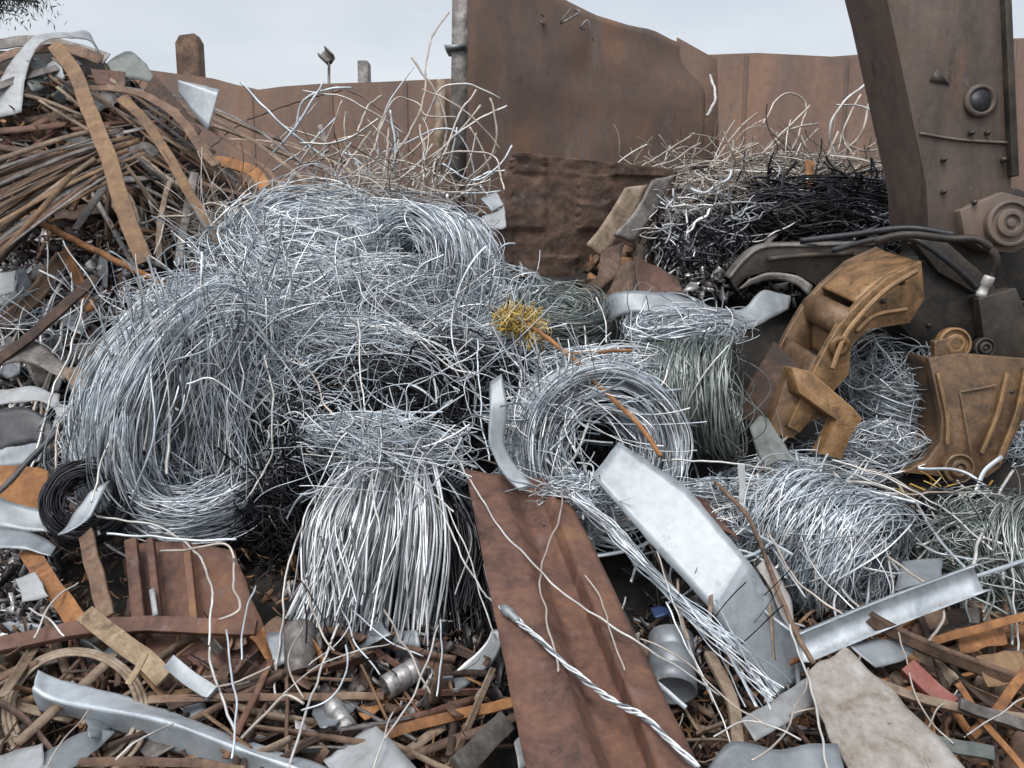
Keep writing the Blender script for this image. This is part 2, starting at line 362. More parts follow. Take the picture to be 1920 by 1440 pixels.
# ------------------------------------------------------------------ back wall, posts, plate, lamp, tree
WY = 11.0
top = [(-700, 90), (200, 120), (330, 138), (400, 147), (440, 158), (485, 168), (530, 162), (600, 157), (700, 154), (850, 147), (1000, 140), (1290, 104), (1420, 99), (1560, 106), (1640, 100), (1900, 72), (2100, 66), (2700, 60)]
bw = empty('boundary_wall', (0, WY, 0), 'long rusty brown steel plate wall along the back of the yard', 'wall')
mb = MB(); o3 = [P(x, y, WY) for x, y in top]
prism(mb, o3 + [np.array([o3[-1][0], WY, 0]), np.array([o3[0][0], WY, 0])], (0, .05, 0)); build('plate', mb, 'wall_rust', parent=bw)
for x in (470, 620, 760, 1400, 1590, 1760, 1905, 200, 60):
    yt = np.interp(x, [q[0] for q in top], [q[1] for q in top]) + 4
    t_ = P(x, yt, WY - .004); mb = MB(); sweep(mb, [t_, np.array([t_[0], WY - .004, .2])], flat(.05, .012), (0, -1, 0)); build('seam_strip', mb, 'wall_rust', parent=bw)
for (x0, x1, yt, Y, m, lab, rnd) in ((328, 371, 62, 11.6, 'rust_brown', 'wide dark brown steel post with rounded top rising behind the wall', 1), (670, 690, 113, 11.6, 'rust_grey', 'small grey steel post rising above the wall beside the floodlight', 0)):
    hw = (x1 - x0) / 2; xc = (x0 + x1) / 2
    out = [P(x0, yt + (18 if rnd else 1), Y), P(x0 + hw * .35, yt + (4 if rnd else 0), Y), P(x1 - hw * .35, yt + (0 if rnd else 0), Y), P(x1, yt + (14 if rnd else 2), Y)]
    mb = MB(); prism(mb, out + [np.array([out[-1][0], Y, 0]), np.array([out[0][0], Y, 0])], (0, .22, 0)); build('steel_post', mb, m, lab, 'post', bevel=.004)
# pale plank leaning on wall
mb = MB(); sweep(mb, [P(828, 150, 10.9), P(823, 248, 10.7), P(820, 330, 10.6)], flat(.12, .04), (0, -1, .1)); build('wooden_plank', mb, 'rust_tan', 'pale tan upright plank against the wall left of the grey column', 'plank')
# grey column
col = empty('steel_column', P(865, 500, 9.4), 'dark grey steel column at the left edge of the tall rusty plate', 'column')
mb = MB(); c0 = P(868, -160, 9.4); c1 = P(872, 520, 9.4)
a0, a1 = P(848, -160, 9.4), P(838, 520, 9.4)
prism(mb, [P(850, -160, 9.4), P(892, -160, 9.4), P(884, 420, 9.4), P(842, 420, 9.4)], (0, .3, 0)); build('shaft', mb, 'rust_grey', parent=col)
mb = MB(); prism(mb, [P(832, 84, 9.36), P(872, 82, 9.36), P(872, 90, 9.36), P(838, 94, 9.36)], (0, .3, 0)); build('bracket', mb, 'dull_sheet', parent=col)
# tall plate
tp = empty('rusty_plate', P(1080, 400, 9.0), 'tall rusty brown steel plate with slanted top edge standing before the wall', 'steel plate')
mb = MB(); rows = []
for xa, ya, yb in ((878, -140, 330), (960, -80, 330), (1050, -6, 330), (1110, 26, 330), (1200, 52, 330), (1275, 80, 330), (1320, 108, 330)):
    Y = 9.0 + (xa - 878) / 442 * .7
    rows.append([P(xa, ya, Y), P(xa - 2, (ya + yb) / 2, Y - .05), P(xa - 4, 420, Y + .05)])
loft(mb, rows, 30, 12, .04, .05, 1.2, 3, .02, True); build('sheet', mb, 'plate_rust', parent=tp)
mb = MB(); prism(mb, [P(1270, 70, 9.62), P(1345, 112, 9.66), P(1350, 420, 9.66), P(1290, 420, 9.62)], (0, .04, 0)); build('end_flap', mb, 'wall_rust', parent=tp)
for x, y in ((1025, 30), (1075, 22), (1110, 40)):
    mb = MB(); c = P(x, y, 9.15); pth = crom(np.array([c + rng.normal(size=3) * .08 for _ in range(4)]), 12); sweep(mb, pth, flat(.025, .006), (0, -1, .3), 0, 2); build('torn_edge_scrap', mb, 'rust_grey', parent=tp)
# lamp
fl = empty('floodlight', P(615, 165, 11.6), 'small floodlight on a thin pole rising above the wall', 'floodlight')
mb = MB(); sweep(mb, [P(616, 400, 11.6), P(617, 110, 11.6)], circ(.02), (0, -1, 0)); build('pole', mb, 'rust_grey', parent=fl)
mb = MB(); sweep(mb, [P(603, 96, 11.55), P(620, 112, 11.55)], chan(.15, .14, .02), (0, -1, .2)); build('lamp_head', mb, 'rust_grey', parent=fl, bevel=.004)
mb = MB(); sweep(mb, [P(617, 118, 11.6), P(625, 106, 11.6)], flat(.06, .04), (0, -1, .2)); build('bracket', mb, 'rust_grey', parent=fl)
# tree
tr = empty('tree', (-11.5, 15, 0), 'feathery grey green tree reaching into the sky at the top left corner', 'tree')
mb = MB(); tubes(mb, [crom([(-11.5, 15, 0), (-11.3, 15, 3), (-11.4, 15.1, 6), (-11.0, 15, 9.5)], 16)], np.array([np.linspace(.22, .06, 16)]), 10)
tips = []
for i in range(26):
    z0 = rng.uniform(4.8, 9.0); an = rng.uniform(0, 2 * np.pi); ln = rng.uniform(1.4, 2.6)
    if i < 9: an = rng.uniform(-.9, .35); ln = rng.uniform(2.0, 3.1); z0 = rng.uniform(6.2, 7.6)
    s_ = np.array([-11.3, 15, z0]); e = s_ + ln * np.array([math.cos(an), math.sin(an), rng.uniform(-.05, .4)])
    if i < 12: e = np.array([rng.uniform(-9.4, -7.95), 15 + rng.uniform(-.6, .6), rng.uniform(6.75, 7.6)]); s_ = np.array([-11.2, 15, rng.uniform(6.3, 7.8)])
    pth = crom([s_, (s_ + e) / 2 + (0, 0, .25), e], 10); tubes(mb, [pth], np.array([np.linspace(.05, .012, 10)]), 5); tips.append(pth)
build('trunk', mb, 'rust_grey', parent=tr, smooth=True)
V = []
for pth in tips:
    for q in range(700):
        u = rng.uniform(.2, 1) * 9; i = int(u); c = pth[i] + rng.normal(size=3) * [.28, .28, .16]
        d = rng.normal(size=3) * .6 + (0, 0, -.7); d /= np.linalg.norm(d); s_ = np.cross(d, rng.normal(size=3)); s_ /= np.linalg.norm(s_)
        l = rng.uniform(.09, .2); V += [c, c + d * l * .5 + s_ * .012, c + d * l, c + d * l * .5 - s_ * .012]
mb = MB(); mb.add(V, np.arange(len(V)).reshape(-1, 4)); build('crown', mb, 'leaf_needles', parent=tr)

# ------------------------------------------------------------------ excavator arm and grapple
GY = 4.6
ex = empty('excavator', P(1800, 900, GY), 'excavator arm with brown open grapple claws lowered onto the wire coils', 'excavator')
def part(name, mb, m, **kw): return build(name, mb, m, parent=kw.pop('parent', ex), **kw)
def poly(mb, px, Y, th): return prism(mb, [P(x, y, Y) if not isinstance(Y, (list, tuple)) else P(x, y, Y[i]) for i, (x, y) in enumerate(px)], th)
mb = MB(); poly(mb, [(1634, -120), (1886, -120), (1898, 300), (1894, 400), (1850, 445), (1742, 438), (1737, 345), (1699, 165), (1666, 10)], 4.85, (0, .5, 0)); part('arm', mb, 'arm_grey', bevel=.004)
mb = MB(); poly(mb, [(1880, -120), (1893, -120), (1912, 330), (1898, 330)], 4.8, (0, .6, 0)); part('edge_flange', mb, 'machine_dark', bevel=.006)
ax = P(1835, 190, 0.001) - P(1835, 190, 1); ax = np.array([0, -1, .08])
mb = MB(); cyl(mb, P(1835, 190, 4.86), ax, 0, 0, 28, [(.095, 0), (.095, .03), (.078, .035), (.07, .035), (.068, .012)]); h_ = part('pivot_collar', mb, 'arm_grey')
mb = MB(); cyl(mb, P(1835, 190, 4.843), ax, .066, .012, 24); part('bore_shade_disc', mb, 'black_plastic', parent=h_) if False else build('bore_shade_disc', mb, 'black_plastic', parent=ex)  # black disc paints the shade inside the pivot hole
mb = MB(); poly(mb, [(1744, 152), (1757, 128), (1780, 158)], 4.84, (0, .03, 0)); part('shade_triangle', mb, 'machine_dark')  # dark triangle paints a patch of shade on the arm
# lower knuckle
mb = MB(); poly(mb, [(1738, 395), (1800, 385), (1850, 400), (1905, 352), (1975, 380), (1985, 500), (1930, 560), (1880, 560), (1840, 620), (1770, 640), (1745, 600), (1700, 560), (1690, 520), (1740, 470)], 4.95, (0, .34, 0)); part('knuckle', mb, 'machine_dark', bevel=.004)
mb = MB(); poly(mb, [(1800, 395), (1880, 360), (1935, 375), (1945, 450), (1900, 475), (1850, 470), (1810, 445)], 4.78, (0, .15, 0)); part('knuckle_plate', mb, 'arm_grey', bevel=.004)
for nm, x, y, Y, r, m in (('knuckle_pin', 1886, 420, 4.78, .135, 'arm_grey'), ('claw_pin', 1782, 645, 4.5, .095, 'claw_paint'), ('tip_pin', 1790, 876, 4.3, .085, 'claw_brown'), ('side_pin', 1838, 652, 4.62, .06, 'machine_dark')):
    mb = MB(); cyl(mb, P(x, y, Y), ax, 0, 0, 30, [(r, 0), (r, .05), (r * .86, .055), (r * .84, .035), (r * .62, .035), (r * .6, .06), (r * .36, .065), (r * .34, .045), (r * .2, .045), (r * .18, .06)]); build(nm, mb, m, parent=ex, bevel=.003)
# dark body plates under the knuckle
mb = MB(); poly(mb, [(1690, 520), (1740, 480), (1830, 500), (1870, 545), (1860, 600), (1820, 640), (1760, 668), (1715, 640), (1680, 600)], 4.75, (0, .3, 0)); part('pivot_block', mb, 'machine_dark', bevel=.004)
mb = MB(); poly(mb, [(1835, 560), (1905, 540), (1930, 600), (1955, 690), (1900, 680), (1850, 668)], 4.66, (0, .12, 0)); part('link_plate', mb, 'machine_dark', bevel=.004)
mb = MB(); poly(mb, [(1715, 455), (1760, 440), (1850, 520), (1832, 552), (1760, 510)], 4.7, (0, .1, 0)); part('link_arm', mb, 'machine_dark', bevel=.004)
# hoses
for pth, r, m in (([(1640, 452, 4.62), (1700, 440, 4.55), (1780, 448, 4.5), (1835, 450, 4.45), (1866, 480, 4.42), (1862, 515, 4.45), (1845, 540, 4.5)], .022, 'machine_dark'), ([(1560, 470, 4.9), (1650, 448, 4.75), (1720, 452, 4.65), (1790, 500, 4.6), (1830, 540, 4.6)], .018, 'black_plastic'), ([(1500, 452, 5.2), (1600, 440, 5.05), (1700, 428, 4.9), (1790, 440, 4.8)], .02, 'black_plastic')):
    mb = MB(); tubes(mb, [crom([P(*q) for q in pth], 40)], r, 10); hz = part('hose', mb, m, smooth=True)
    if r == .022:
        mb = MB(); a_, b_ = P(1856, 518, 4.43), P(1838, 556, 4.46); d_ = b_ - a_; cyl(mb, a_, d_, 0, 0, 14, [(.026, 0), (.03, .01), (.03, .05), (.024, .055), (.024, .09), (.028, .095), (.028, np.linalg.norm(d_))]); mb.v[0] = mb.v[0]; build('hose_fitting', mb, 'pale_wire', parent=ex)
# left claw: near and far side plates, top plate, cross plates
near = [(1728, 490, 4.55), (1664, 520, 4.5), (1612, 566, 4.45), (1572, 612, 4.42), (1540, 668, 4.38), (1508, 735, 4.32), (1478, 800, 4.28), (1500, 812, 4.28), (1530, 770, 4.3), (1556, 742, 4.33), (1592, 702, 4.38), (1596, 650, 4.42), (1628, 618, 4.47), (1706, 606, 4.55), (1734, 560, 4.57)]
nv3 = [P(*q) for q in near]
WV = P(1640, 462, 5.0) - P(1726, 490, 4.56)          # claw width direction
mb = MB(); prism(mb, nv3, WV * .09); part('claw_side_plate', mb, 'claw_paint', bevel=.004)
mb = MB(); prism(mb, [p + WV * .91 for p in nv3], WV * .09); part('claw_side_plate', mb, 'claw_brown', bevel=.004)
def band(i0, i1, inset, w0=.09, w1=.91):
    a_, b_ = nv3[i0], nv3[i1]; return [[a_ + WV * w0 + inset, a_ + WV * w1 + inset], [b_ + WV * w0 + inset, b_ + WV * w1 + inset]]
mb = MB(); ins = np.array([.006, 0, -.018])
loft(mb, [[nv3[k] + WV * .09 + ins, nv3[k] + WV * .91 + ins] for k in (0, 1, 2)], 16, 8, .02, .004, 6); part('claw_top_plate', mb, 'claw_paint')
mb = MB(); loft(mb, [[nv3[k] + WV * .09 + ins, nv3[k] + WV * .91 + ins] for k in (4, 5, 6)], 12, 8, .02); part('claw_back_plate', mb, 'claw_brown')
mb = MB(); loft(mb, [[nv3[k] + WV * .09 - ins, nv3[k] + WV * .91 - ins] for k in (13, 12, 11, 10)], 16, 8, .02); part('claw_inner_plate', mb, 'claw_brown')
mb = MB(); cyl(mb, nv3[3] * .5 + nv3[12] * .5 + WV * .02, WV, .09, np.linalg.norm(WV) * .96, 20); part('claw_cross_tube', mb, 'claw_brown')
# stiffener rib and boss on the near plate
mb = MB(); rp = crom([p - WV * .02 for p in (P(1716, 506, 4.5), P(1660, 540, 4.46), P(1618, 580, 4.42), P(1580, 628, 4.38), P(1556, 690, 4.33))], 24); sweep(mb, rp, flat(.025, .03), TOCAM); part('rib', mb, 'claw_paint', bevel=.005)
mb = MB(); sweep(mb, crom([P(1700, 580, 4.52), P(1640, 592, 4.46), P(1605, 622, 4.42)], 12), flat(.02, .025), TOCAM); part('rib', mb, 'claw_paint', bevel=.004)
mb = MB(); cyl(mb, P(1572, 648, 4.37), -WV, 0, 0, 20, [(.06, 0), (.06, .02), (.045, .025), (.03, .025), (.025, .012)]); part('boss', mb, 'claw_paint')
# prongs of the left claw
mb = MB(); prism(mb, [P(1452, 640, 4.62), P(1500, 690, 4.45), P(1478, 800, 4.3), P(1440, 800, 4.34), P(1388, 782, 4.5), P(1400, 730, 4.55)], (.02, .09, -.01)); part('prong', mb, 'rust_dark', bevel=.004)  # darker material puts the shade on this far prong into its colour
mb = MB(); prism(mb, [P(1484, 688, 4.3), P(1520, 696, 4.28), P(1600, 764, 4.24), P(1618, 786, 4.24), P(1598, 812, 4.22), P(1578, 862, 4.2), P(1540, 852, 4.2), P(1562, 806, 4.22), P(1570, 788, 4.22), P(1500, 738, 4.26)], (-.03, .07, 0)); part('prong', mb, 'claw_paint', bevel=.004)
mb = MB(); prism(mb, [P(1482, 690, 4.36), P(1516, 720, 4.34), P(1566, 776, 4.34), P(1520, 790, 4.32), P(1486, 822, 4.3), P(1438, 812, 4.3), P(1462, 750, 4.34)], (-.02, .06, 0)); part('prong', mb, 'claw_brown', bevel=.004)
# right claw
rc = [(1742, 672), (1800, 662), (1868, 668), (1965, 676), (1945, 735), (1912, 800), (1876, 876), (1850, 896), (1800, 902), (1750, 892), (1694, 886), (1740, 862), (1764, 828), (1766, 780), (1752, 720)]
mb = MB(); poly(mb, rc, [4.42 - (y - 660) / 240 * .12 for x, y in rc], (.0, .05, 0)); part('claw_side_plate', mb, 'claw_brown', bevel=.004)
mb = MB(); poly(mb, rc, [4.80 - (y - 660) / 240 * .12 for x, y in rc], (.0, .05, 0)); part('claw_side_plate', mb, 'claw_brown', bevel=.004)
e3 = [P(x, y, 4.44 - (y - 660) / 240 * .12) for x, y in rc]
mb = MB(); loft(mb, [[e3[k] + np.array([.012, .03, 0]), e3[k] + np.array([.012, .38, 0])] for k in (0, 14, 13, 12, 11, 10)], 22, 5, .02); part('claw_inner_plate', mb, 'claw_brown')
mb = MB(); loft(mb, [[e3[k] + np.array([-.012, .03, 0]), e3[k] + np.array([-.012, .38, 0])] for k in (4, 5, 6, 7)], 16, 5, .02); part('claw_back_plate', mb, 'claw_brown')
def rib(seq, w_, h_, m='claw_paint'):
    mb = MB(); sweep(mb, crom([P(*q) for q in seq], 14), flat(w_, h_), (0, -1, .1)); part('rib', mb, m, bevel=.004)
rib([(1758, 700, 4.39), (1775, 780, 4.34), (1776, 834, 4.3)], .02, .02)
rib([(1888, 700, 4.39), (1868, 780, 4.34), (1840, 850, 4.3)], .022, .024)
rib([(1925, 690, 4.39), (1905, 780, 4.34), (1870, 868, 4.3)], .03, .022)
rib([(1800, 735, 4.38), (1812, 800, 4.33), (1820, 846, 4.3)], .012, .012, 'claw_brown')
rib([(1800, 735, 4.375), (1840, 728, 4.375), (1868, 722, 4.375)], .012, .012, 'claw_brown')
mb = MB(); poly(mb, [(1752, 640), (1800, 628), (1812, 690), (1808, 708), (1756, 712)], 4.44, (0, .05, 0)); part('claw_lug', mb, 'claw_brown', bevel=.004)
for x, y in ((1896, 735), (1836, 856), (1848, 852), (1842, 842)):
    mb = MB(); cyl(mb, P(x, y, 4.345), ax, .012, .012, 10); part('bolt', mb, 'machine_dark')
for (x, y, Y) in ((1768, 410, 4.93), (1768, 360, 4.83), (1768, 300, 4.83), (1880, 300, 4.83), (1820, 250, 4.83), (1850, 250, 4.83), (1825, 380, 4.77), (1905, 455, 4.77), (1860, 455, 4.77), (1720, 560, 4.74), (1740, 610, 4.74), (1790, 520, 4.74), (1850, 640, 4.65), (1690, 530, 4.5), (1655, 565, 4.47)):
    mb = MB(); cyl(mb, P(x, y, Y + .012), ax, 0, 0, 6, [(.016, 0), (.016, .02), (.009, .022), (.009, .03)]); part('bolt', mb, 'machine_dark')
mb = MB(); sweep(mb, crom([P(1725, 250, 4.84), P(1800, 262, 4.84), P(1894, 268, 4.84)], 20), circ(.008, 6), (0, -1, .1)); part('weld_seam', mb, 'arm_grey')
# rear dark claw
rr_ = [(1368, 522), (1392, 492), (1432, 464), (1520, 460), (1628, 456), (1660, 470), (1600, 520), (1545, 545), (1522, 530), (1490, 512), (1440, 508), (1400, 520), (1378, 542)]
mb = MB(); poly(mb, rr_, 5.2, (.02, .06, 0)); part('claw_side_plate', mb, 'rust_grey' if 0 else 'machine_dark', bevel=.004)
mb = MB(); loft(mb, [[P(x, y, 5.19), P(x - 10, y - 4, 5.5)] for x, y in ((1368, 522), (1392, 492), (1432, 464), (1520, 460), (1640, 458))], 20, 4, .02); part('claw_top_plate', mb, 'rust_grey')
mb = MB(); sweep(mb, crom([P(1440, 486, 5.17), P(1520, 478, 5.17), P(1600, 476, 5.17)], 10), flat(.03, .02), (0, -1, .2)); part('rib', mb, 'machine_dark')
mb = MB(); loft(mb, [[P(1404, 524, 5.12), P(1382, 544, 5.14)], [P(1442, 512, 5.08), P(1440, 524, 5.1)], [P(1492, 516, 5.05), P(1488, 532, 5.05)], [P(1524, 535, 5.0), P(1518, 556, 5.0)]], 14, 3, .025); part('claw_lip', mb, 'rust_grey')

# ------------------------------------------------------------------ crushed block
cb = empty('crushed_block', P(1090, 540, 6.2), 'dark brown crushed block of layered rusty steel before the tall plate', 'scrap block')
mb = MB(); Yb = 5.95
fl_ = [(966, 284), (946, 320), (938, 400), (934, 480), (960, 520)]; fr_ = [(1270, 318), (1262, 350), (1226, 410), (1190, 470), (1150, 530)]
nu, nv = 70, 60
L_ = crom([P(x, y, Yb) for x, y in fl_], nu); R_ = crom([P(x, y, Yb + .35) for x, y in fr_], nu)
g = L_[:, None] * (1 - np.linspace(0, 1, nv)[None, :, None]) + R_[:, None] * np.linspace(0, 1, nv)[None, :, None]
for i in range(nu):
    for j in range(nv):
        p = g[i, j]; q = Vector((p[0] * 2.2, 0, p[2] * 15 + .8 * mnoise.noise(Vector(p) * 2)))
        g[i, j, 1] += -.02 * mnoise.cell(Vector((p[0] * 4, 2.2, p[2] * 5))) - .02 * mnoise.noise(Vector(p) * 3) - .008 * mnoise.noise(Vector(p) * 17)
bk = g.copy(); bk[:, :, 1] = Yb + 1.0
v = np.concatenate([g.reshape(-1, 3), bk.reshape(-1, 3)]); a = np.arange(nu - 1)[:, None] * nv; b = np.arange(nv - 1)[None]
f = np.stack([a + b, a + b + 1, a + nv + b + 1, a + nv + b], -1).reshape(-1, 4)
e = list(range(nv)) + [r * nv + nv - 1 for r in range(1, nu)] + [(nu - 1) * nv + c for c in range(nv - 2, -1, -1)] + [r * nv for r in range(nu - 2, 0, -1)]
mb.add(v, np.concatenate([f[:, ::-1], f + nu * nv, np.array([[e[q], e[(q + 1) % len(e)], e[(q + 1) % len(e)] + nu * nv, e[q] + nu * nv] for q in range(len(e))])]))
build('crushed_body', mb, 'rust_crushed', parent=cb)
for k, (rows_, m) in enumerate((([[(1172, 352, 5.78), (1214, 346, 5.84)], [(1134, 415, 5.7), (1180, 420, 5.75)], [(1100, 458, 5.62), (1128, 482, 5.64)]], 'rust_tan'), ([[(1222, 338, 5.86), (1264, 328, 5.95)], [(1192, 395, 5.76), (1228, 400, 5.82)], [(1152, 440, 5.68), (1186, 455, 5.72)]], 'rust_grey'), ([[(1128, 470, 5.6), (1170, 455, 5.65)], [(1120, 520, 5.5), (1160, 515, 5.5)], [(1085, 545, 5.45), (1120, 550, 5.45)]], 'rust_dark'))):
    mb = MB(); loft(mb, [[P(*q) for q in r_] for r_ in rows_], 20, 5, .02, .008, 5, k, .006, False); build('folded_flap', mb, m, parent=cb)

# ------------------------------------------------------------------ coils
def basis(a):
    a = np.asarray(a, float); a /= np.linalg.norm(a); ref = np.array([0, 0, 1.]) if abs(a[2]) < .85 else np.array([1., 0, 0])
    u = np.cross(a, ref); u /= np.linalg.norm(u); return a, u, np.cross(a, u)
def coil_paths(c, axis, rin, rout, L, n, jit=.05, tilt=.1, squash=1.0, m=56, loose=.06, skew=None):
    a, u, w_ = basis(axis); t = np.linspace(0, 2 * np.pi, m)[None]
    r0 = np.sqrt(rng.uniform(rin ** 2, rout ** 2, (n, 1)))
    edge_ = rng.random((n, 1)); r0 = np.where(edge_ < .3, rout - abs(rng.normal(0, .02, (n, 1))), np.where(edge_ > .88, rin + abs(rng.normal(0, .015, (n, 1))), r0))
    z0 = rng.uniform(-.5, .5, (n, 1)) * L
    r = r0 + 0 * t; z = z0 + 0 * t
    for k in (1, 2, 3, 5):
        r = r + rng.normal(0, jit * rout / k, (n, 1)) * np.cos(k * t + rng.uniform(0, 6.28, (n, 1)))
        z = z + rng.normal(0, tilt * L / k, (n, 1)) * np.cos(k * t + rng.uniform(0, 6.28, (n, 1)))
    lo = rng.random((n, 1)) < loose                  # sprung strands
    r = r + lo * abs(rng.normal(0, .16 * rout, (n, 1))) * (.5 + .5 * np.cos(t + rng.uniform(0, 6.28, (n, 1))))
    z = z + lo * rng.normal(0, .25 * L, (n, 1)) * np.sin(2 * t + rng.uniform(0, 6.28, (n, 1)))
    start = rng.uniform(0, 6.28, (n, 1)); tt = t * rng.uniform(.82, 1.0, (n, 1)) + start
    p = np.asarray(c)[None, None] + (np.cos(tt) * r)[..., None] * u + (np.sin(tt) * r * squash)[..., None] * w_ + z[..., None] * a
    if skew is not None: p = p + (np.sin(tt) * r)[..., None] * np.asarray(skew)
    return p
CG = 'galvanised wire coils on the scrap heap'
def coil(label, c, axis, rin, rout, L, n, mat='zinc_wire', rad=.0034, core=True, name='wire_coil', **kw):
    mb = MB(); p = coil_paths(c, axis, rin, rout, L, int(n * 1.3), **kw); tubes(mb, p, np.clip(rng.lognormal(-.2, .36, len(p)), .45, 2) * rad, 4)
    return build(name, mb, mat, label, 'wire coil', CG, smooth=True)
coil('large sagging oval coil of loose grey wire, leftmost of the coils', P(345, 765, 3.95), (.8, -.6, .06), .22, .435, .4, 640, 'zinc_wire', .0034, jit=.06, tilt=.2, squash=1.28, loose=.14, skew=(-.3, -.1, 0))
coil('neatly wound grey coil with round hollow behind the rusty beam', P(1108, 842, 3.95), (.22, -.9, .2), .19, .41, .5, 640, 'zinc_wire', .0034, jit=.036, tilt=.09, loose=.1)
coil('grey coil seen side on, right of the neat hollow coil', P(1300, 748, 4.2), (.9, -.35, .1), .16, .33, .42, 420, 'green_wire', .0034, jit=.02, tilt=.05, loose=.04)
coil('grey coil standing behind the gap between the grapple claws', P(1672, 760, 5.1), (.1, -.4, .9), .2, .42, .62, 300, 'zinc_wire', jit=.05, tilt=.1, loose=.12)
coil('round bristling coil right of the big silver sheet', P(1540, 1025, 3.5), (.66, -.72, -.2), .11, .31, .46, 520, 'zinc_wire', .003, jit=.04, tilt=.1, loose=.08)
coil('grey coil cut off by the right edge of the photo', P(1905, 1060, 3.5), (.5, -.7, .4), .15, .3, .35, 300, 'green_wire', .003, jit=.04, tilt=.1, loose=.1)
coil('dull coil lying below the tip of the right claw', P(1800, 1020, 3.75), (-.2, -.5, .8), .1, .27, .2, 200, 'dark_wire', .003, jit=.06, tilt=.2, loose=.15)
coil('grey coil with dark oval hollow at the top of the heap', P(812, 510, 5.0), (-.6, -.78, .1), .17, .36, .5, 480, 'zinc_wire', .0036, jit=.04, tilt=.09, squash=1.05, loose=.1)
coil('shaggy grey coil at the top centre left of the heap', P(590, 490, 5.1), (.1, -.55, .83), .15, .5, .42, 520, 'zinc_wire', .0036, jit=.07, tilt=.14, loose=.14)
coil('grey coil half hidden beneath the bent grey strap', P(1270, 622, 4.85), (.2, -.3, .93), .1, .32, .2, 240, 'zinc_wire', .0034, jit=.05, tilt=.15, loose=.08)
coil('greenish grey coil above the end of the orange rod', P(1045, 600, 4.75), (.1, -.3, .95), .1, .3, .25, 220, 'green_wire', .003, jit=.05, tilt=.12, loose=.05)
coil('loose grey coil forming the bowl under the large oval coil', P(368, 900, 3.8), (.12, -.42, .9), .17, .33, .2, 320, 'zinc_wire', .0034, jit=.05, tilt=.2, loose=.1)
coil('small dark coil below the lower left of the large oval coil', P(165, 942, 3.5), (.3, -.75, .5), .1, .19, .14, 130, 'dark_wire', .0032, jit=.03, tilt=.1, loose=.05)
coil('flattened grey coil draped between the oval and top coils', P(560, 600, 4.6), (.0, -.75, .66), .12, .42, .25, 330, 'zinc_wire', .0034, jit=.1, tilt=.2, loose=.2)

# ------------------------------------------------------------------ sheaves of cut wire
def sheaf(name, label, top_, bot, n, mat, rad, bulge, drop=.12):
    ps = []; K = max(6, n // 34); cl = np.sort(rng.random(K)); cd = rng.normal(0, .06, K); cb = rng.normal(0, .045, K); cy = abs(rng.normal(0, drop, K)) * 300
    for i in range(n):
        k = rng.integers(K); u = np.clip(cl[k] + rng.normal(0, .06), 0, 1); q = rng.random()
        x0 = top_[0] + (top_[2] - top_[0]) * u; y0 = top_[1] + (top_[3] - top_[1]) * u
        z_ = P(x0 + rng.normal(0, 14), y0 + 10 + rng.normal(0, 14), top_[4] + .28 + q * .2)
        a_ = P(x0 + rng.normal(0, 5), y0 + rng.normal(0, 12), top_[4] + q * .2)
        ub = np.clip(u + cd[k] + rng.normal(0, .045), -.05, 1.05); yb = bot[1] + (bot[3] - bot[1]) * ub - cy[k] - abs(rng.normal(0, drop)) * 230
        b_ = P(bot[0] + (bot[2] - bot[0]) * ub + rng.normal(0, 7), yb, bot[4] + q * .25 + rng.normal(0, .04))
        m_ = a_ * .55 + b_ * .45 + np.array([cb[k] + rng.normal(0, .012), -bulge * (1 - q * .8), bulge * .5])
        ps.append(crom([z_, a_, m_, b_], 20))
    mb = MB(); tubes(mb, np.array(ps), np.clip(rng.lognormal(0, .3, n), .5, 1.8) * rad, 4); return build(name, mb, mat, label, 'wire sheaf', 'sheaves of cut wire', smooth=True)
sheaf('wire_sheaf', 'bright sheaf of cut wire ends hanging like a brush', (655, 872, 815, 880, 3.5), (562, 1195, 812, 1262, 3.02), 860, 'bright_wire', .0038, .1)
sheaf('wire_sheaf', 'dark bluish sheaf hanging right behind the bright brush of wire', (800, 900, 890, 930, 3.6), (815, 1190, 950, 1215, 3.15), 220, 'dark_wire', .004, .05, .05)

# ------------------------------------------------------------------ tangles (uncountable)
def nest(c, rad3, n, mat, ln=(.4, 1.3), cr=(.25, 1.1), wr=.003, m=22, aim=None, name='wire_tangle', label='', flat_=.45):
    c = np.asarray(c); r3 = np.asarray(rad3)
    p0 = rng.normal(size=(n, 3)); p0 /= np.linalg.norm(p0, axis=1, keepdims=True); p0 *= rng.uniform(.1, 1, (n, 1)) ** .5 * r3; p0 += c
    d = rng.normal(size=(n, 3)); d[:, 1] *= flat_
    if aim is not None: d += np.asarray(aim)
    d /= np.linalg.norm(d, axis=1, keepdims=True)
    nrm = np.cross(d, rng.normal(size=(n, 3))); nrm /= np.linalg.norm(nrm, axis=1, keepdims=True)
    Ls = rng.uniform(*ln, (n, 1)); K = rng.uniform(*cr, (n, 1)); t = np.linspace(-.5, .5, m)[None] * Ls
    p = p0[:, None] + (K * np.sin(t / K))[..., None] * d[:, None] + (K * (1 - np.cos(t / K)))[..., None] * nrm[:, None]
    p += (rng.normal(size=(n, 1, 3)) * .014) * np.sin(t / Ls * rng.uniform(3, 12, (n, 1)) + rng.uniform(0, 6, (n, 1)))[..., None]
    return p, np.clip(rng.lognormal(0, .35, n), .5, 2.2) * wr
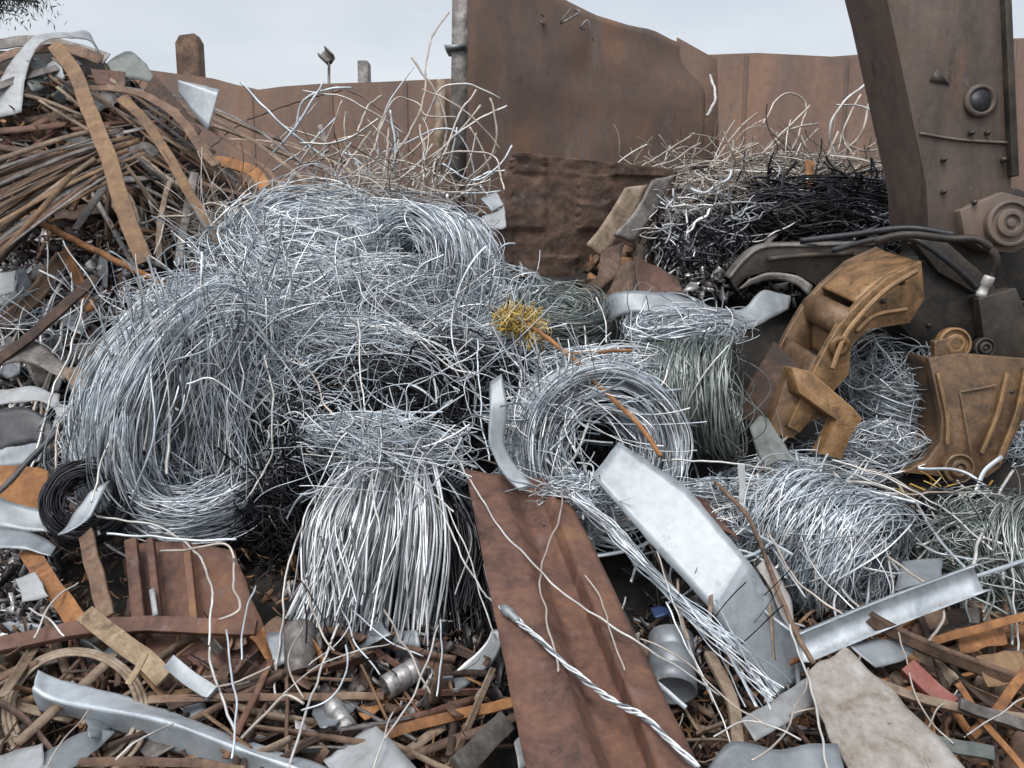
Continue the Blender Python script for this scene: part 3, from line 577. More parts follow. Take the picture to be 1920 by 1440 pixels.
def yarn(c, rad3, n, wr=.003, m=30, span=(.7, 2.6), spread=.7, wob=.12):
    """strands wound over a lumpy ellipsoid: long, draped and overlapping, mostly sharing a direction"""
    c = np.asarray(c); r3 = np.asarray(rad3)
    mean = rng.normal(size=3); mean /= np.linalg.norm(mean)
    ax_ = mean + rng.normal(size=(n, 3)) * spread; ax_ /= np.linalg.norm(ax_, axis=1, keepdims=True)
    q = rng.normal(size=(n, 3)); q[:, 1] -= .8
    e1 = q - (q * ax_).sum(1, keepdims=True) * ax_; e1 /= np.linalg.norm(e1, axis=1, keepdims=True); e2 = np.cross(ax_, e1)
    off = rng.normal(0, .38, (n, 1)); sp = rng.uniform(*span, (n, 1)); t = np.linspace(-.5, .5, m)[None] * sp
    th = off + 0 * t
    for k in (1, 2, 4): th = th + rng.normal(0, wob / k, (n, 1)) * np.sin(k * 2.2 * t + rng.uniform(0, 6.28, (n, 1)))
    p = np.cos(th)[..., None] * (np.cos(t)[..., None] * e1[:, None] + np.sin(t)[..., None] * e2[:, None]) + np.sin(th)[..., None] * ax_[:, None]
    sc = rng.uniform(.62, 1.06, (n, 1)) + 0 * t
    for k in (2, 5): sc = sc + rng.normal(0, .05 / k ** .5, (n, 1)) * np.sin(k * 1.7 * t + rng.uniform(0, 6.28, (n, 1)))
    return c + p * sc[..., None] * r3, np.clip(rng.lognormal(0, .35, n), .45, 2.2) * wr * .85
def tangle(label, mat, blobs, name='wire_tangle'):
    mb = MB()
    for bl in blobs:
        kw = dict(bl[3]) if len(bl) > 3 else {}
        if 'ln' in kw or 'aim' in kw or 'cr' in kw: p, r = nest(bl[0], bl[1], bl[2], mat, **kw); tubes(mb, p, r, 3); continue
        for j in range(3):                                   # three overlapping lumps per blob
            cc = np.asarray(bl[0]) + (rng.normal(size=3) * .42 if j else 0) * np.asarray(bl[1])
            p, r = yarn(cc, np.asarray(bl[1]) * (1 if not j else rng.uniform(.5, .85)), int(bl[2] * .45), **kw); tubes(mb, p, r, 3)
        p, r = nest(bl[0], np.asarray(bl[1]) * .9, bl[2] // 9, mat, ln=(.15, .6), cr=(.15, .6)); tubes(mb, p, r, 3)
    return build(name, mb, mat, label, 'wire tangle', kind='stuff', smooth=True)
tangle('snarl of grey wire covering the top of the heap', 'zinc_wire', [(P(600, 470, 5.0), (.55, .25, .32), 620), (P(740, 585, 4.75), (.7, .25, .2), 620), (P(520, 600, 4.5), (.4, .2, .22), 300), (P(850, 560, 4.9), (.4, .2, .3), 300), (P(690, 690, 4.1), (.8, .1, .42), 150, dict(ln=(.4, 1.1), cr=(.25, .9))), (P(600, 560, 4.5), (.7, .1, .35), 110, dict(ln=(.3, .9), cr=(.2, .8))), (P(700, 420, 5.3), (.8, .2, .2), 350)])
tangle('grey wire draped over the brush top and between the coils', 'zinc_wire', [(P(720, 832, 3.68), (.46, .14, .16), 150, dict(spread=1.8, wob=.45)), (P(720, 850, 3.5), (.3, .06, .12), 60, dict(ln=(.25, .8), cr=(.25, .9))), (P(690, 900, 3.3), (.3, .05, .16), 26, dict(ln=(.2, .7), cr=(.3, 1.2))), (P(470, 640, 4.1), (.25, .12, .3), 200, dict(ln=(.3, 1.0), cr=(.25, .9))), (P(520, 760, 3.9), (.14, .1, .3), 150, dict(ln=(.2, .8), cr=(.2, .8), aim=(.3, 0, -1))), (P(880, 640, 4.5), (.4, .12, .2), 220, dict(ln=(.3, .9), cr=(.25, .9))), (P(950, 640, 4.35), (.25, .1, .12), 120), (P(640, 640, 4.2), (.5, .1, .15), 200, dict(wob=.35, spread=1.2)), (P(1150, 690, 4.1), (.34, .12, .13), 200, dict(wob=.35)), (P(1075, 930, 3.36), (.2, .06, .1), 170, dict(wob=.3)), (P(1000, 800, 3.72), (.12, .05, .25), 70, dict(ln=(.3, .8), cr=(.3, 1))), (P(430, 480, 4.9), (.25, .1, .2), 110, dict(ln=(.2, .8), cr=(.2, .8)))])
tangle('dark snarled wire in the hollow at the centre of the heap', 'dark_wire', [(P(700, 780, 4.1), (.62, .2, .38), 1100, dict(spread=1.2, wob=.3)), (P(560, 960, 3.7), (.28, .15, .36), 520, dict(cr=(.06, .25), ln=(.2, .6))), (P(860, 700, 4.2), (.3, .15, .25), 260), (P(540, 820, 3.9), (.2, .12, .35), 260), (P(1120, 850, 4.1), (.2, .05, .22), 200)])  # last blob: dark wire added as the shade inside the neat coil
tangle('grey wire scattered across the dark hollow', 'zinc_wire', [(P(690, 740, 3.98), (.6, .15, .4), 150, dict(spread=1.5, wob=.35, wr=.0036)), (P(560, 860, 3.75), (.22, .1, .3), 70, dict(spread=1.2, wob=.3)), (P(735, 835, 3.72), (.3, .1, .18), 50, dict(spread=1.3, wob=.3))])
tangle('grey wire snarled round the large oval coil', 'zinc_wire', [(P(330, 740, 3.72), (.36, .16, .3), 170, dict(aim=(.6, -.4, 4), cr=(.6, 2), ln=(.5, 1.1))), (P(430, 760, 3.72), (.14, .12, .3), 90, dict(aim=(-.2, 0, 4), cr=(.6, 2), ln=(.4, .9))), (P(330, 560, 4.1), (.3, .15, .14), 160)])
tangle('thin brownish wire standing loose against the back wall', 'tan_wire', [(P(740, 365, 5.6), (.62, .3, .18), 150, dict(ln=(.3, 1.0), cr=(.2, .7), wr=.0028)), (P(710, 378, 5.55), (.42, .3, .1), 90, dict(spread=1.5, wob=.3, wr=.0034)), (P(560, 385, 5.6), (.4, .2, .12), 110, dict(spread=1.5, wob=.3)), (P(430, 430, 5.4), (.4, .2, .25), 90, dict(ln=(.3, 1.0)))])
tangle('grey wire strewn under the grapple', 'zinc_wire', [(P(1400, 925, 3.8), (.4, .15, .08), 130), (P(1600, 940, 3.95), (.4, .1, .05), 110), (P(1560, 1000, 3.35), (.25, .1, .12), 30, dict(wob=.3)), (P(1290, 620, 4.4), (.4, .15, .15), 220), (P(1650, 845, 4.46), (.3, .1, .17), 300), (P(1560, 850, 4.48), (.25, .1, .14), 160), (P(1460, 880, 4.2), (.3, .1, .1), 150), (P(1890, 860, 4.6), (.2, .12, .2), 160), (P(1580, 890, 4.35), (.3, .08, .06), 110), (P(1680, 720, 4.8), (.35, .15, .3), 200), (P(1380, 1000, 3.5), (.2, .12, .15), 70), (P(1250, 910, 3.6), (.25, .1, .08), 50), (P(1090, 950, 3.45), (.16, .06, .1), 130, dict(ln=(.2, .6))), (P(1080, 760, 3.75), (.3, .06, .14), 30, dict(cr=(.4, 1)))])
tangle('greenish wire at the right edge below the grapple', 'green_wire', [(P(1840, 1030, 3.5), (.34, .12, .18), 260), (P(1905, 970, 3.8), (.15, .1, .1), 50), (P(1880, 1110, 3.3), (.25, .12, .2), 120)])
tangle('black twisted wire behind the grapple', 'dark_wire', [(P(1540, 430, 6.2), (1.0, .4, .36), 700, dict(wr=.007, ln=(.25, .9), cr=(.2, .8))), (P(1540, 430, 6.1), (1.0, .4, .38), 420, dict(wr=.006, spread=1.5, wob=.3)), (P(1900, 560, 5.6), (.4, .25, .4), 260, dict(wr=.006)), (P(1330, 470, 5.9), (.5, .3, .4), 260, dict(wr=.006))])
tangle('pale tan wire along the crest below the back wall', 'tan_wire', [(P(1420, 330, 6.9), (1.3, .4, .24), 240, dict(ln=(.3, 1.0), cr=(.2, .8), wr=.0045)), (P(1500, 335, 6.8), (.85, .4, .2), 200, dict(spread=1.5, wob=.3, wr=.0045)), (P(1330, 400, 6.0), (.5, .3, .3), 160, dict(spread=1.5))])
tangle('bright shiny wire left of the black wire behind the grapple', 'bright_wire', [(P(1300, 450, 5.8), (.36, .25, .42), 190, dict(ln=(.1, .4), cr=(.08, .4), wr=.006)), (P(1560, 440, 5.9), (.8, .25, .25), 70, dict(wr=.005))])
tangle('yellow wire tuft at the end of the orange rod', 'yellow_wire', [(P(968, 600, 4.2), (.11, .08, .07), 150, dict(ln=(.05, .2), cr=(.05, .3), wr=.003)), (P(1000, 625, 4.15), (.1, .06, .06), 40, dict(ln=(.05, .2)))], 'wire_tuft')
tangle('yellowish frayed wire under the tip of the right claw', 'yellow_wire', [(P(1770, 940, 4.0), (.25, .08, .02), 50, dict(ln=(.15, .5), wr=.003, aim=(3, 0, 0)))], 'wire_tuft')
tangle('grey and black wire across the left slope', 'zinc_wire', [(P(120, 620, 4.9), (.5, .25, .3), 90, dict(ln=(.2, .8), cr=(.3, 1.5))), (P(140, 860, 4.0), (.2, .12, .3), 80)])
tangle('fine dark wire between pieces along the bottom', 'dark_wire', [(P(640, 1320, 2.95), (.5, .25, .06), 110, dict(wr=.002, cr=(.4, 2))), (P(1260, 1250, 2.95), (.2, .15, .1), 60, dict(wr=.002, cr=(.4, 2)))])

# ------------------------------------------------------------------ shredded litter (uncountable)
def shreds(label, mat, zones, name='metal_litter'):
    mb = MB(); V = []; F_ = []; c = 0
    for (x0, y0, x1, y1, n, smin, smax, elong, lf) in zones:
        for i in range(n):
            qx, qy = rng.uniform(x0, x1), rng.uniform(y0, y1)
            if not hits(qx, qy - 12): continue
            p = S(qx, qy, rng.uniform(-.02, lf))
            d = rng.normal(size=3); d /= np.linalg.norm(d); s_ = np.cross(d, rng.normal(size=3)); s_ /= np.linalg.norm(s_); nn = np.cross(d, s_)
            l = rng.uniform(smin, smax); ww = l / rng.uniform(*elong); be = rng.normal(0, .25) * l; tw = rng.normal(0, .6)
            s2 = s_ * math.cos(tw) + nn * math.sin(tw)
            V += [p - d * l - s_ * ww, p - d * l + s_ * ww, p + nn * be - s_ * ww * 1.1, p + nn * be + s2 * ww, p + d * l - s2 * ww * .8, p + d * l + s2 * ww * rng.uniform(.3, 1)]
            F_ += [[c, c + 1, c + 3, c + 2], [c + 2, c + 3, c + 5, c + 4]]; c += 6
    mb.add(V, F_); o = build(name, mb, mat, label, 'metal litter', kind='stuff')
    md = o.modifiers.new('gauge', 'SOLIDIFY'); md.thickness = .002
    return o
shreds('rusty brown scrap litter between the larger pieces', 'rust_shreds', [(0, 1000, 900, 1450, 1900, .008, .04, (1.5, 12), .06), (1180, 1150, 1950, 1450, 1200, .008, .04, (1.5, 12), .06), (0, 1160, 900, 1450, 420, .04, .12, (6, 18), .1), (1180, 1150, 1950, 1450, 300, .04, .12, (6, 18), .1), (-50, 120, 480, 480, 900, .03, .14, (4, 18), .2), (-20, 780, 260, 1020, 250, .02, .09, (1.5, 6), .1), (1100, 480, 1300, 570, 150, .03, .1, (1.5, 5), .1)])
shreds('crumpled bright metal shreds across the left slope', 'bright_shreds', [(-40, 440, 280, 720, 1500, .02, .07, (1.5, 6), .14), (0, 700, 160, 880, 200, .02, .06, (1.5, 5), .1), (1230, 360, 1370, 560, 700, .025, .07, (1.2, 5), .25), (-20, 1030, 110, 1200, 350, .015, .05, (1.5, 6), .1)])
shreds('black and grey metal shreds behind the grapple', 'dark_shreds', [(1340, 330, 1760, 560, 1500, .03, .11, (2, 8), .25), (1860, 440, 1950, 640, 260, .03, .1, (2, 8), .2), (500, 1180, 960, 1400, 450, .02, .08, (1.5, 7), .1), (1170, 960, 1420, 1320, 350, .015, .06, (2, 8), .1), (440, 650, 960, 1000, 500, .015, .05, (3, 9), .05)])

# ------------------------------------------------------------------ traced single pieces
def wid(px, p): return px * p[1] / F * 1.05
def bar(name, seq, wpx, mat, label, cat, th=.006, prof=None, roll=0., twist=0., group=None, m=None, nrm=TOCAM, jig=0, bevel=0):
    p = pts(seq); path = crom(p, m or max(8, 8 * len(p)))
    if jig: path = path + np.array([np.array(mnoise.noise_vector(Vector(q) * 9)) * jig for q in path])
    ww = wid(wpx, p[len(p) // 2]); pr = flat(ww, th) if prof is None else prof(ww, th)
    mb = MB(); sweep(mb, path, pr, nrm, roll, twist); return build(name, mb, mat, label, cat, group, bevel=bevel)
def sheet(name, rows, mat, label, cat='metal sheet', th=.004, wob=.008, nu=26, nv=6, rag=.004, group=None, seed=None, smooth_len=True):
    mb = MB(); loft(mb, [[S(*q) for q in r_] for r_ in rows], nu, nv, th, wob, 5, seed if seed is not None else random.random() * 9, rag, smooth_len)
    return build(name, mb, mat, label, cat, group, smooth=False)

# rusty folded beam in the foreground
A_ = [(872, 878, 3.5), (930, 888, 3.45), (960, 893, 3.57), (996, 896, 3.56), (1020, 898, 3.46), (1052, 905, 3.5)]
B_ = [(985, 1440, 2.02), (1118, 1440, 1.99), (1146, 1440, 2.10), (1212, 1440, 2.10), (1238, 1440, 1.99), (1312, 1440, 2.02)]
ra = np.array([P(*q) for q in A_]); rb = np.array([P(*q) for q in B_]); rc_ = rb + (rb - ra) * .5
mb = MB(); loft(mb, [ra, ra * .5 + rb * .5, rb, rc_], 60, 5, .008, .008, 3, 2, .004); build('rusty_beam', mb, 'rust_red', 'wide folded rusty steel beam leaning through the foreground', 'steel beam')
# silver sheets
sheet('silver_sheet', [[(1110, 892, 3.3), (1160, 828, 3.42)], [(1228, 1028, 3.05), (1290, 915, 3.2)], [(1335, 1146, 2.85), (1396, 1044, 2.95)], [(1345, 1160, 2.84), (1408, 1060, 2.93)], [(1400, 1236, 2.8), (1475, 1160, 2.9)], [(1456, 1306, 2.74), (1514, 1262, 2.82)]], 'silver_sheet', 'long bright silver sheet with a crease in the right foreground', nu=46, nv=8, wob=.003, smooth_len=False)
sheet('silver_sheet', [[(70, 1258, 2.7), (62, 1290, 2.6), (76, 1332, 2.62)], [(112, 1276, 2.68), (115, 1316, 2.56), (150, 1348, 2.6)], [(290, 1322, 2.6), (300, 1350, 2.46), (300, 1398, 2.5)], [(430, 1378, 2.5), (450, 1404, 2.36), (420, 1446, 2.42)], [(570, 1424, 2.42), (580, 1450, 2.3), (560, 1500, 2.34)], [(720, 1478, 2.35), (700, 1510, 2.22), (680, 1560, 2.26)]], 'bright_galvanised', 'long bent silver gutter strip lying across the bottom left corner', nu=60, nv=10, wob=.007)
sheet('white_sheet', [[(606, 1428, 2.4), (700, 1356, 2.5)], [(650, 1470, 2.25), (745, 1400, 2.38)], [(700, 1510, 2.15), (800, 1462, 2.25)]], 'white_sheet', 'white sheet corner poking up at the bottom centre', wob=.004)
sheet('silver_strip', [[(766, 1326, 2.75), (800, 1342, 2.74)], [(850, 1262, 2.8), (878, 1284, 2.8)], [(905, 1212, 2.88), (930, 1232, 2.88)], [(922, 1182, 2.95), (945, 1178, 2.95)]], 'galv_sheet', 'curved bright metal strip left of the rusty beam', wob=.003)
sheet('white_board', [[(1508, 1264, 2.55), (1586, 1214, 2.62)], [(1546, 1366, 2.34), (1690, 1316, 2.44)], [(1640, 1540, 2.08), (1850, 1480, 2.16)]], 'white_board', 'thick off white broken board in the bottom right', 'board', th=.014, wob=.004, rag=.012, nu=50, nv=16, smooth_len=False)
sheet('pale_strip', [[(1388, 1348, 2.42), (1416, 1390, 2.36)], [(1450, 1312, 2.5), (1480, 1352, 2.44)], [(1510, 1272, 2.6), (1540, 1312, 2.54)]], 'white_sheet', 'pale flat strip tucked under the off white board', wob=.004)
sheet('silver_sheet', [[(1326, 1440, 2.28), (1350, 1480, 2.2)], [(1372, 1392, 2.34), (1400, 1450, 2.2)], [(1460, 1404, 2.28), (1470, 1470, 2.15)], [(1570, 1398, 2.26), (1590, 1480, 2.12)]], 'dull_sheet', 'curled silver sheet at the bottom edge beside the off white board', wob=.02)
bar('steel_channel', [(1500, 1216, 2.72), (1660, 1150, 2.82), (1840, 1082, 2.95)], 52, 'galv_sheet', 'straight galvanised channel pointing right beneath the bristling coil', 'channel', th=.003, prof=lambda w_, t: chan(w_, .045, t), roll=-.25)
sheet('purple_grey_plate', [[(1690, 1052, 3.25), (1768, 1046, 3.3)], [(1676, 1110, 3.1), (1765, 1082, 3.15)]], 'dull_sheet', 'flat grey plate behind the galvanised channel', wob=.003)
sheet('curved_plate', [[(1588, 1206, 2.75), (1640, 1252, 2.68)], [(1640, 1202, 2.78), (1690, 1240, 2.72)], [(1700, 1196, 2.82), (1720, 1214, 2.8)]], 'dull_sheet', 'small curved grey plate under the galvanised channel', wob=.01)
# bent grey strap by the rear claw
sheet('bent_strap', [[(1120, 580, 4.8), (1124, 612, 4.7)], [(1160, 548, 4.7), (1180, 588, 4.6)], [(1260, 552, 4.65), (1250, 592, 4.55)], [(1340, 578, 4.65), (1325, 598, 4.55)], [(1392, 580, 4.72), (1400, 616, 4.62)], [(1430, 546, 4.8), (1446, 596, 4.7)], [(1482, 556, 4.85), (1478, 580, 4.8)]], 'dull_sheet', 'wavy bent grey metal strap lying left of the grapple', 'metal strap', th=.012, wob=.006, nu=44)
sheet('bent_strap', [[(940, 700, 3.62), (918, 716, 3.62)], [(952, 770, 3.54), (918, 780, 3.52)], [(945, 830, 3.48), (918, 834, 3.46)], [(975, 880, 3.42), (945, 888, 3.4)], [(1000, 910, 3.38), (975, 920, 3.36)]], 'silver_sheet', 'creased pale strip hanging left of the neat hollow coil', 'metal strap', wob=.012)
sheet('dark_gutter', [[(1405, 800, 4.0), (1425, 780, 4.05), (1440, 784, 4.0)], [(1420, 850, 3.88), (1445, 835, 3.86), (1475, 838, 3.85)], [(1435, 876, 3.82), (1462, 862, 3.8), (1496, 866, 3.8)]], 'green_grey', 'short grey green folded gutter below the left claw', 'metal gutter', wob=.004)
# left middle sheets
for rows_, m, lab in (
    ([[(-30, 735, 4.2), (-30, 765, 4.15)], [(60, 725, 4.25), (70, 752, 4.15)], [(112, 742, 4.2), (110, 775, 4.1)]], 'white_sheet', 'white sheet edge at the left margin above the black gap'),
    ([[(104, 752, 4.05), (100, 800, 3.95)], [(150, 765, 4.05), (142, 800, 3.95)]], 'white_sheet', 'small white panel crossed by the black rod'),
    ([[(-40, 830, 3.9), (-40, 880, 3.8)], [(40, 815, 3.95), (50, 872, 3.8)], [(90, 815, 3.95), (75, 865, 3.82)]], 'dull_sheet', 'pale grey sheet above the orange plate at the left margin'),
    ([[(-40, 872, 3.7), (-40, 965, 3.5)], [(40, 875, 3.7), (40, 962, 3.52)], [(92, 882, 3.7), (88, 980, 3.55)]], 'rust_orange', 'bright orange rusty plate at the left margin'),
    ([[(-40, 925, 3.5), (-40, 985, 3.35)], [(90, 960, 3.48), (95, 1000, 3.4)]], 'dull_sheet', 'grey flat sheet beneath the orange plate at the left margin'),
    ([[(-40, 985, 3.3), (-40, 1030, 3.2)], [(60, 1000, 3.3), (40, 1030, 3.2)], [(105, 1025, 3.25), (95, 1046, 3.2)]], 'silver_sheet', 'silver strip sloping down at the left margin above the rusty bars'),
    ([[(170, 920, 3.4), (206, 900, 3.45)], [(125, 985, 3.3), (165, 975, 3.3)], [(110, 1005, 3.25), (130, 1000, 3.25)]], 'silver_sheet', 'short silver offcut leaning on the small dark coil'),
    ([[(-30, 660, 4.6), (-30, 690, 4.5)], [(60, 640, 4.65), (50, 680, 4.5)], [(130, 690, 4.5), (120, 712, 4.4)]], 'rust_grey', 'grey brown bent sheet on the left slope'),
    ([[(110, 690, 4.3), (140, 735, 4.2)], [(150, 690, 4.3), (162, 745, 4.2)], [(190, 715, 4.3), (170, 750, 4.2)]], 'rust_tan', 'small orange tan torn plate beside the black rod'),
    ([[(-30, 520, 5.1), (-30, 560, 5.0)], [(30, 505, 5.15), (28, 548, 5.0)]], 'white_sheet', 'white crumpled sheet at the left margin below the strip fan'),
    ([[(-30, 770, 3.98), (-30, 860, 3.85)], [(50, 765, 4.0), (60, 830, 3.9)], [(100, 790, 3.98), (95, 850, 3.86)]], 'black_plastic', 'black sheet painting the shade of the gap at the left margin'),  # black sheet stands in for the dark void of the gap
    ([[(60, 1432, 2.3), (110, 1452, 2.2)], [(130, 1386, 2.42), (170, 1412, 2.35)], [(190, 1360, 2.5), (215, 1372, 2.48)]], 'dull_sheet', 'grey pointed sheet under the bent silver gutter strip'),
    ([[(-30, 1420, 2.3), (-30, 1480, 2.2)], [(40, 1398, 2.35), (60, 1470, 2.2)], [(80, 1388, 2.36), (76, 1460, 2.22)]], 'white_sheet', 'white sheet in the bottom left corner'),
    ([[(1285, 925, 3.55), (1330, 940, 3.55)], [(1340, 985, 3.35), (1390, 1010, 3.35)]], 'rust_red', 'small red rusty plate right of the creased silver sheet'),
    ([[(905, 405, 5.7), (890, 425, 5.6)], [(925, 400, 5.7), (935, 430, 5.6)], [(945, 385, 5.75), (950, 425, 5.6)]], 'white_sheet', 'white offcut at the foot of the crushed block'),
    ([[(900, 372, 5.9), (925, 395, 5.8)], [(930, 358, 5.95), (945, 385, 5.85)]], 'silver_sheet', 'silver offcut leaning on the crushed block'),
    ([[(1140, 545, 5.3), (1110, 590, 5.1)], [(1180, 490, 5.4), (1185, 560, 5.2)], [(1270, 520, 5.4), (1285, 560, 5.2)]], 'rust_brown', 'brown bent plate below the crushed block'),
    ([[(1188, 480, 5.35), (1200, 560, 5.15)], [(1245, 505, 5.4), (1280, 545, 5.2)]], 'rust_red', 'red brown plate right of the crushed block foot'),
    ([[(1420, 1065, 3.0), (1440, 1040, 3.05)], [(1450, 1120, 2.9), (1475, 1110, 2.95)], [(1476, 1180, 2.8), (1490, 1165, 2.85)]], 'white_board', 'narrow cream strip along the right edge of the creased silver sheet'),
    ([[(30, 1085, 3.1), (40, 1130, 3.0)], [(70, 1075, 3.1), (90, 1118, 3.0)]], 'white_sheet', 'crumpled white scrap beside the orange bar with holes'),
    ([[(500, 1190, 2.95), (515, 1255, 2.82)], [(545, 1180, 2.98), (560, 1235, 2.86)]], 'dull_sheet', 'grey plate right of the ribbed panel'),
    ([[(250, 1390, 2.5), (280, 1425, 2.42)], [(360, 1352, 2.6), (380, 1380, 2.52)]], 'rust_grey', 'grey brown plate behind the silver gutter strip'),
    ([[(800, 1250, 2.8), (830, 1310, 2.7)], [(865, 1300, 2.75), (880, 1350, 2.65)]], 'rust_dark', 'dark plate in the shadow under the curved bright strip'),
    ([[(1790, 1180, 2.85), (1800, 1225, 2.78)], [(1880, 1170, 2.9), (1890, 1210, 2.8)]], 'rust_orange', 'orange plate under the bar slanting to the right edge'),
    ([[(1830, 1230, 2.7), (1850, 1290, 2.6)], [(1920, 1215, 2.75), (1930, 1270, 2.62)]], 'rust_amber', 'amber brown plate behind the crossed orange bars'),
    ([[(965, 1390, 2.35), (975, 1440, 2.25)], [(990, 1370, 2.4), (1008, 1420, 2.3)]], 'white_sheet', 'white fragment beside the foot of the rusty beam'),
    ([[(1222, 1140, 2.95), (1228, 1160, 2.9)], [(1245, 1135, 2.95), (1250, 1152, 2.9)], [(1262, 1146, 2.92), (1258, 1160, 2.9)]], 'blue_plastic', 'scrap of blue plastic in the gap beside the silver sheet'),
):
    sheet('sheet_offcut', rows_, m, lab, 'sheet offcut', wob=.014, rag=.008, nu=18)
# left heap tops
sheet('curled_sheet', [[(-20, 225, 5.9), (40, 210, 5.9)], [(0, 150, 6.1), (48, 150, 6.1)], [(34, 100, 6.3), (66, 92, 6.35)], [(70, 66, 6.6), (92, 74, 6.6)], [(130, 60, 6.9), (135, 72, 6.8)], [(165, 60, 7.1), (168, 78, 7.0)], [(184, 96, 7.1), (182, 100, 7.0)]], 'white_sheet', 'pale curled sheet arching over the left strip fan', 'metal sheet', wob=.01, nu=40)
sheet('white_plate', [[(334, 150, 6.2), (334, 172, 6.2)], [(372, 158, 6.2), (362, 212, 6.15)], [(412, 168, 6.2), (390, 246, 6.1)]], 'silver_sheet', 'small white pointed plate at the top of the left heap', wob=.004)
sheet('dark_plate', [[(200, 118, 6.7), (215, 150, 6.6)], [(240, 95, 6.8), (260, 150, 6.6)], [(275, 120, 6.7), (300, 165, 6.5)]], 'green_grey', 'dark green grey bent plate on the crest of the left heap')
sheet('dark_plate', [[(290, 140, 6.5), (270, 170, 6.4)], [(330, 185, 6.3), (320, 215, 6.2)], [(378, 245, 6.1), (372, 255, 6.05)]], 'rust_dark', 'dark folded plate behind the small white pointed plate')
sheet('grey_plate', [[(90, 120, 6.4), (75, 160, 6.3)], [(112, 110, 6.4), (122, 148, 6.3)]], 'dull_sheet', 'small pale grey plate under the curled sheet')
sheet('red_plate', [[(170, 130, 6.6), (180, 160, 6.5)], [(235, 135, 6.6), (235, 165, 6.5)]], 'rust_red', 'red rusty plate on the crest of the left heap')
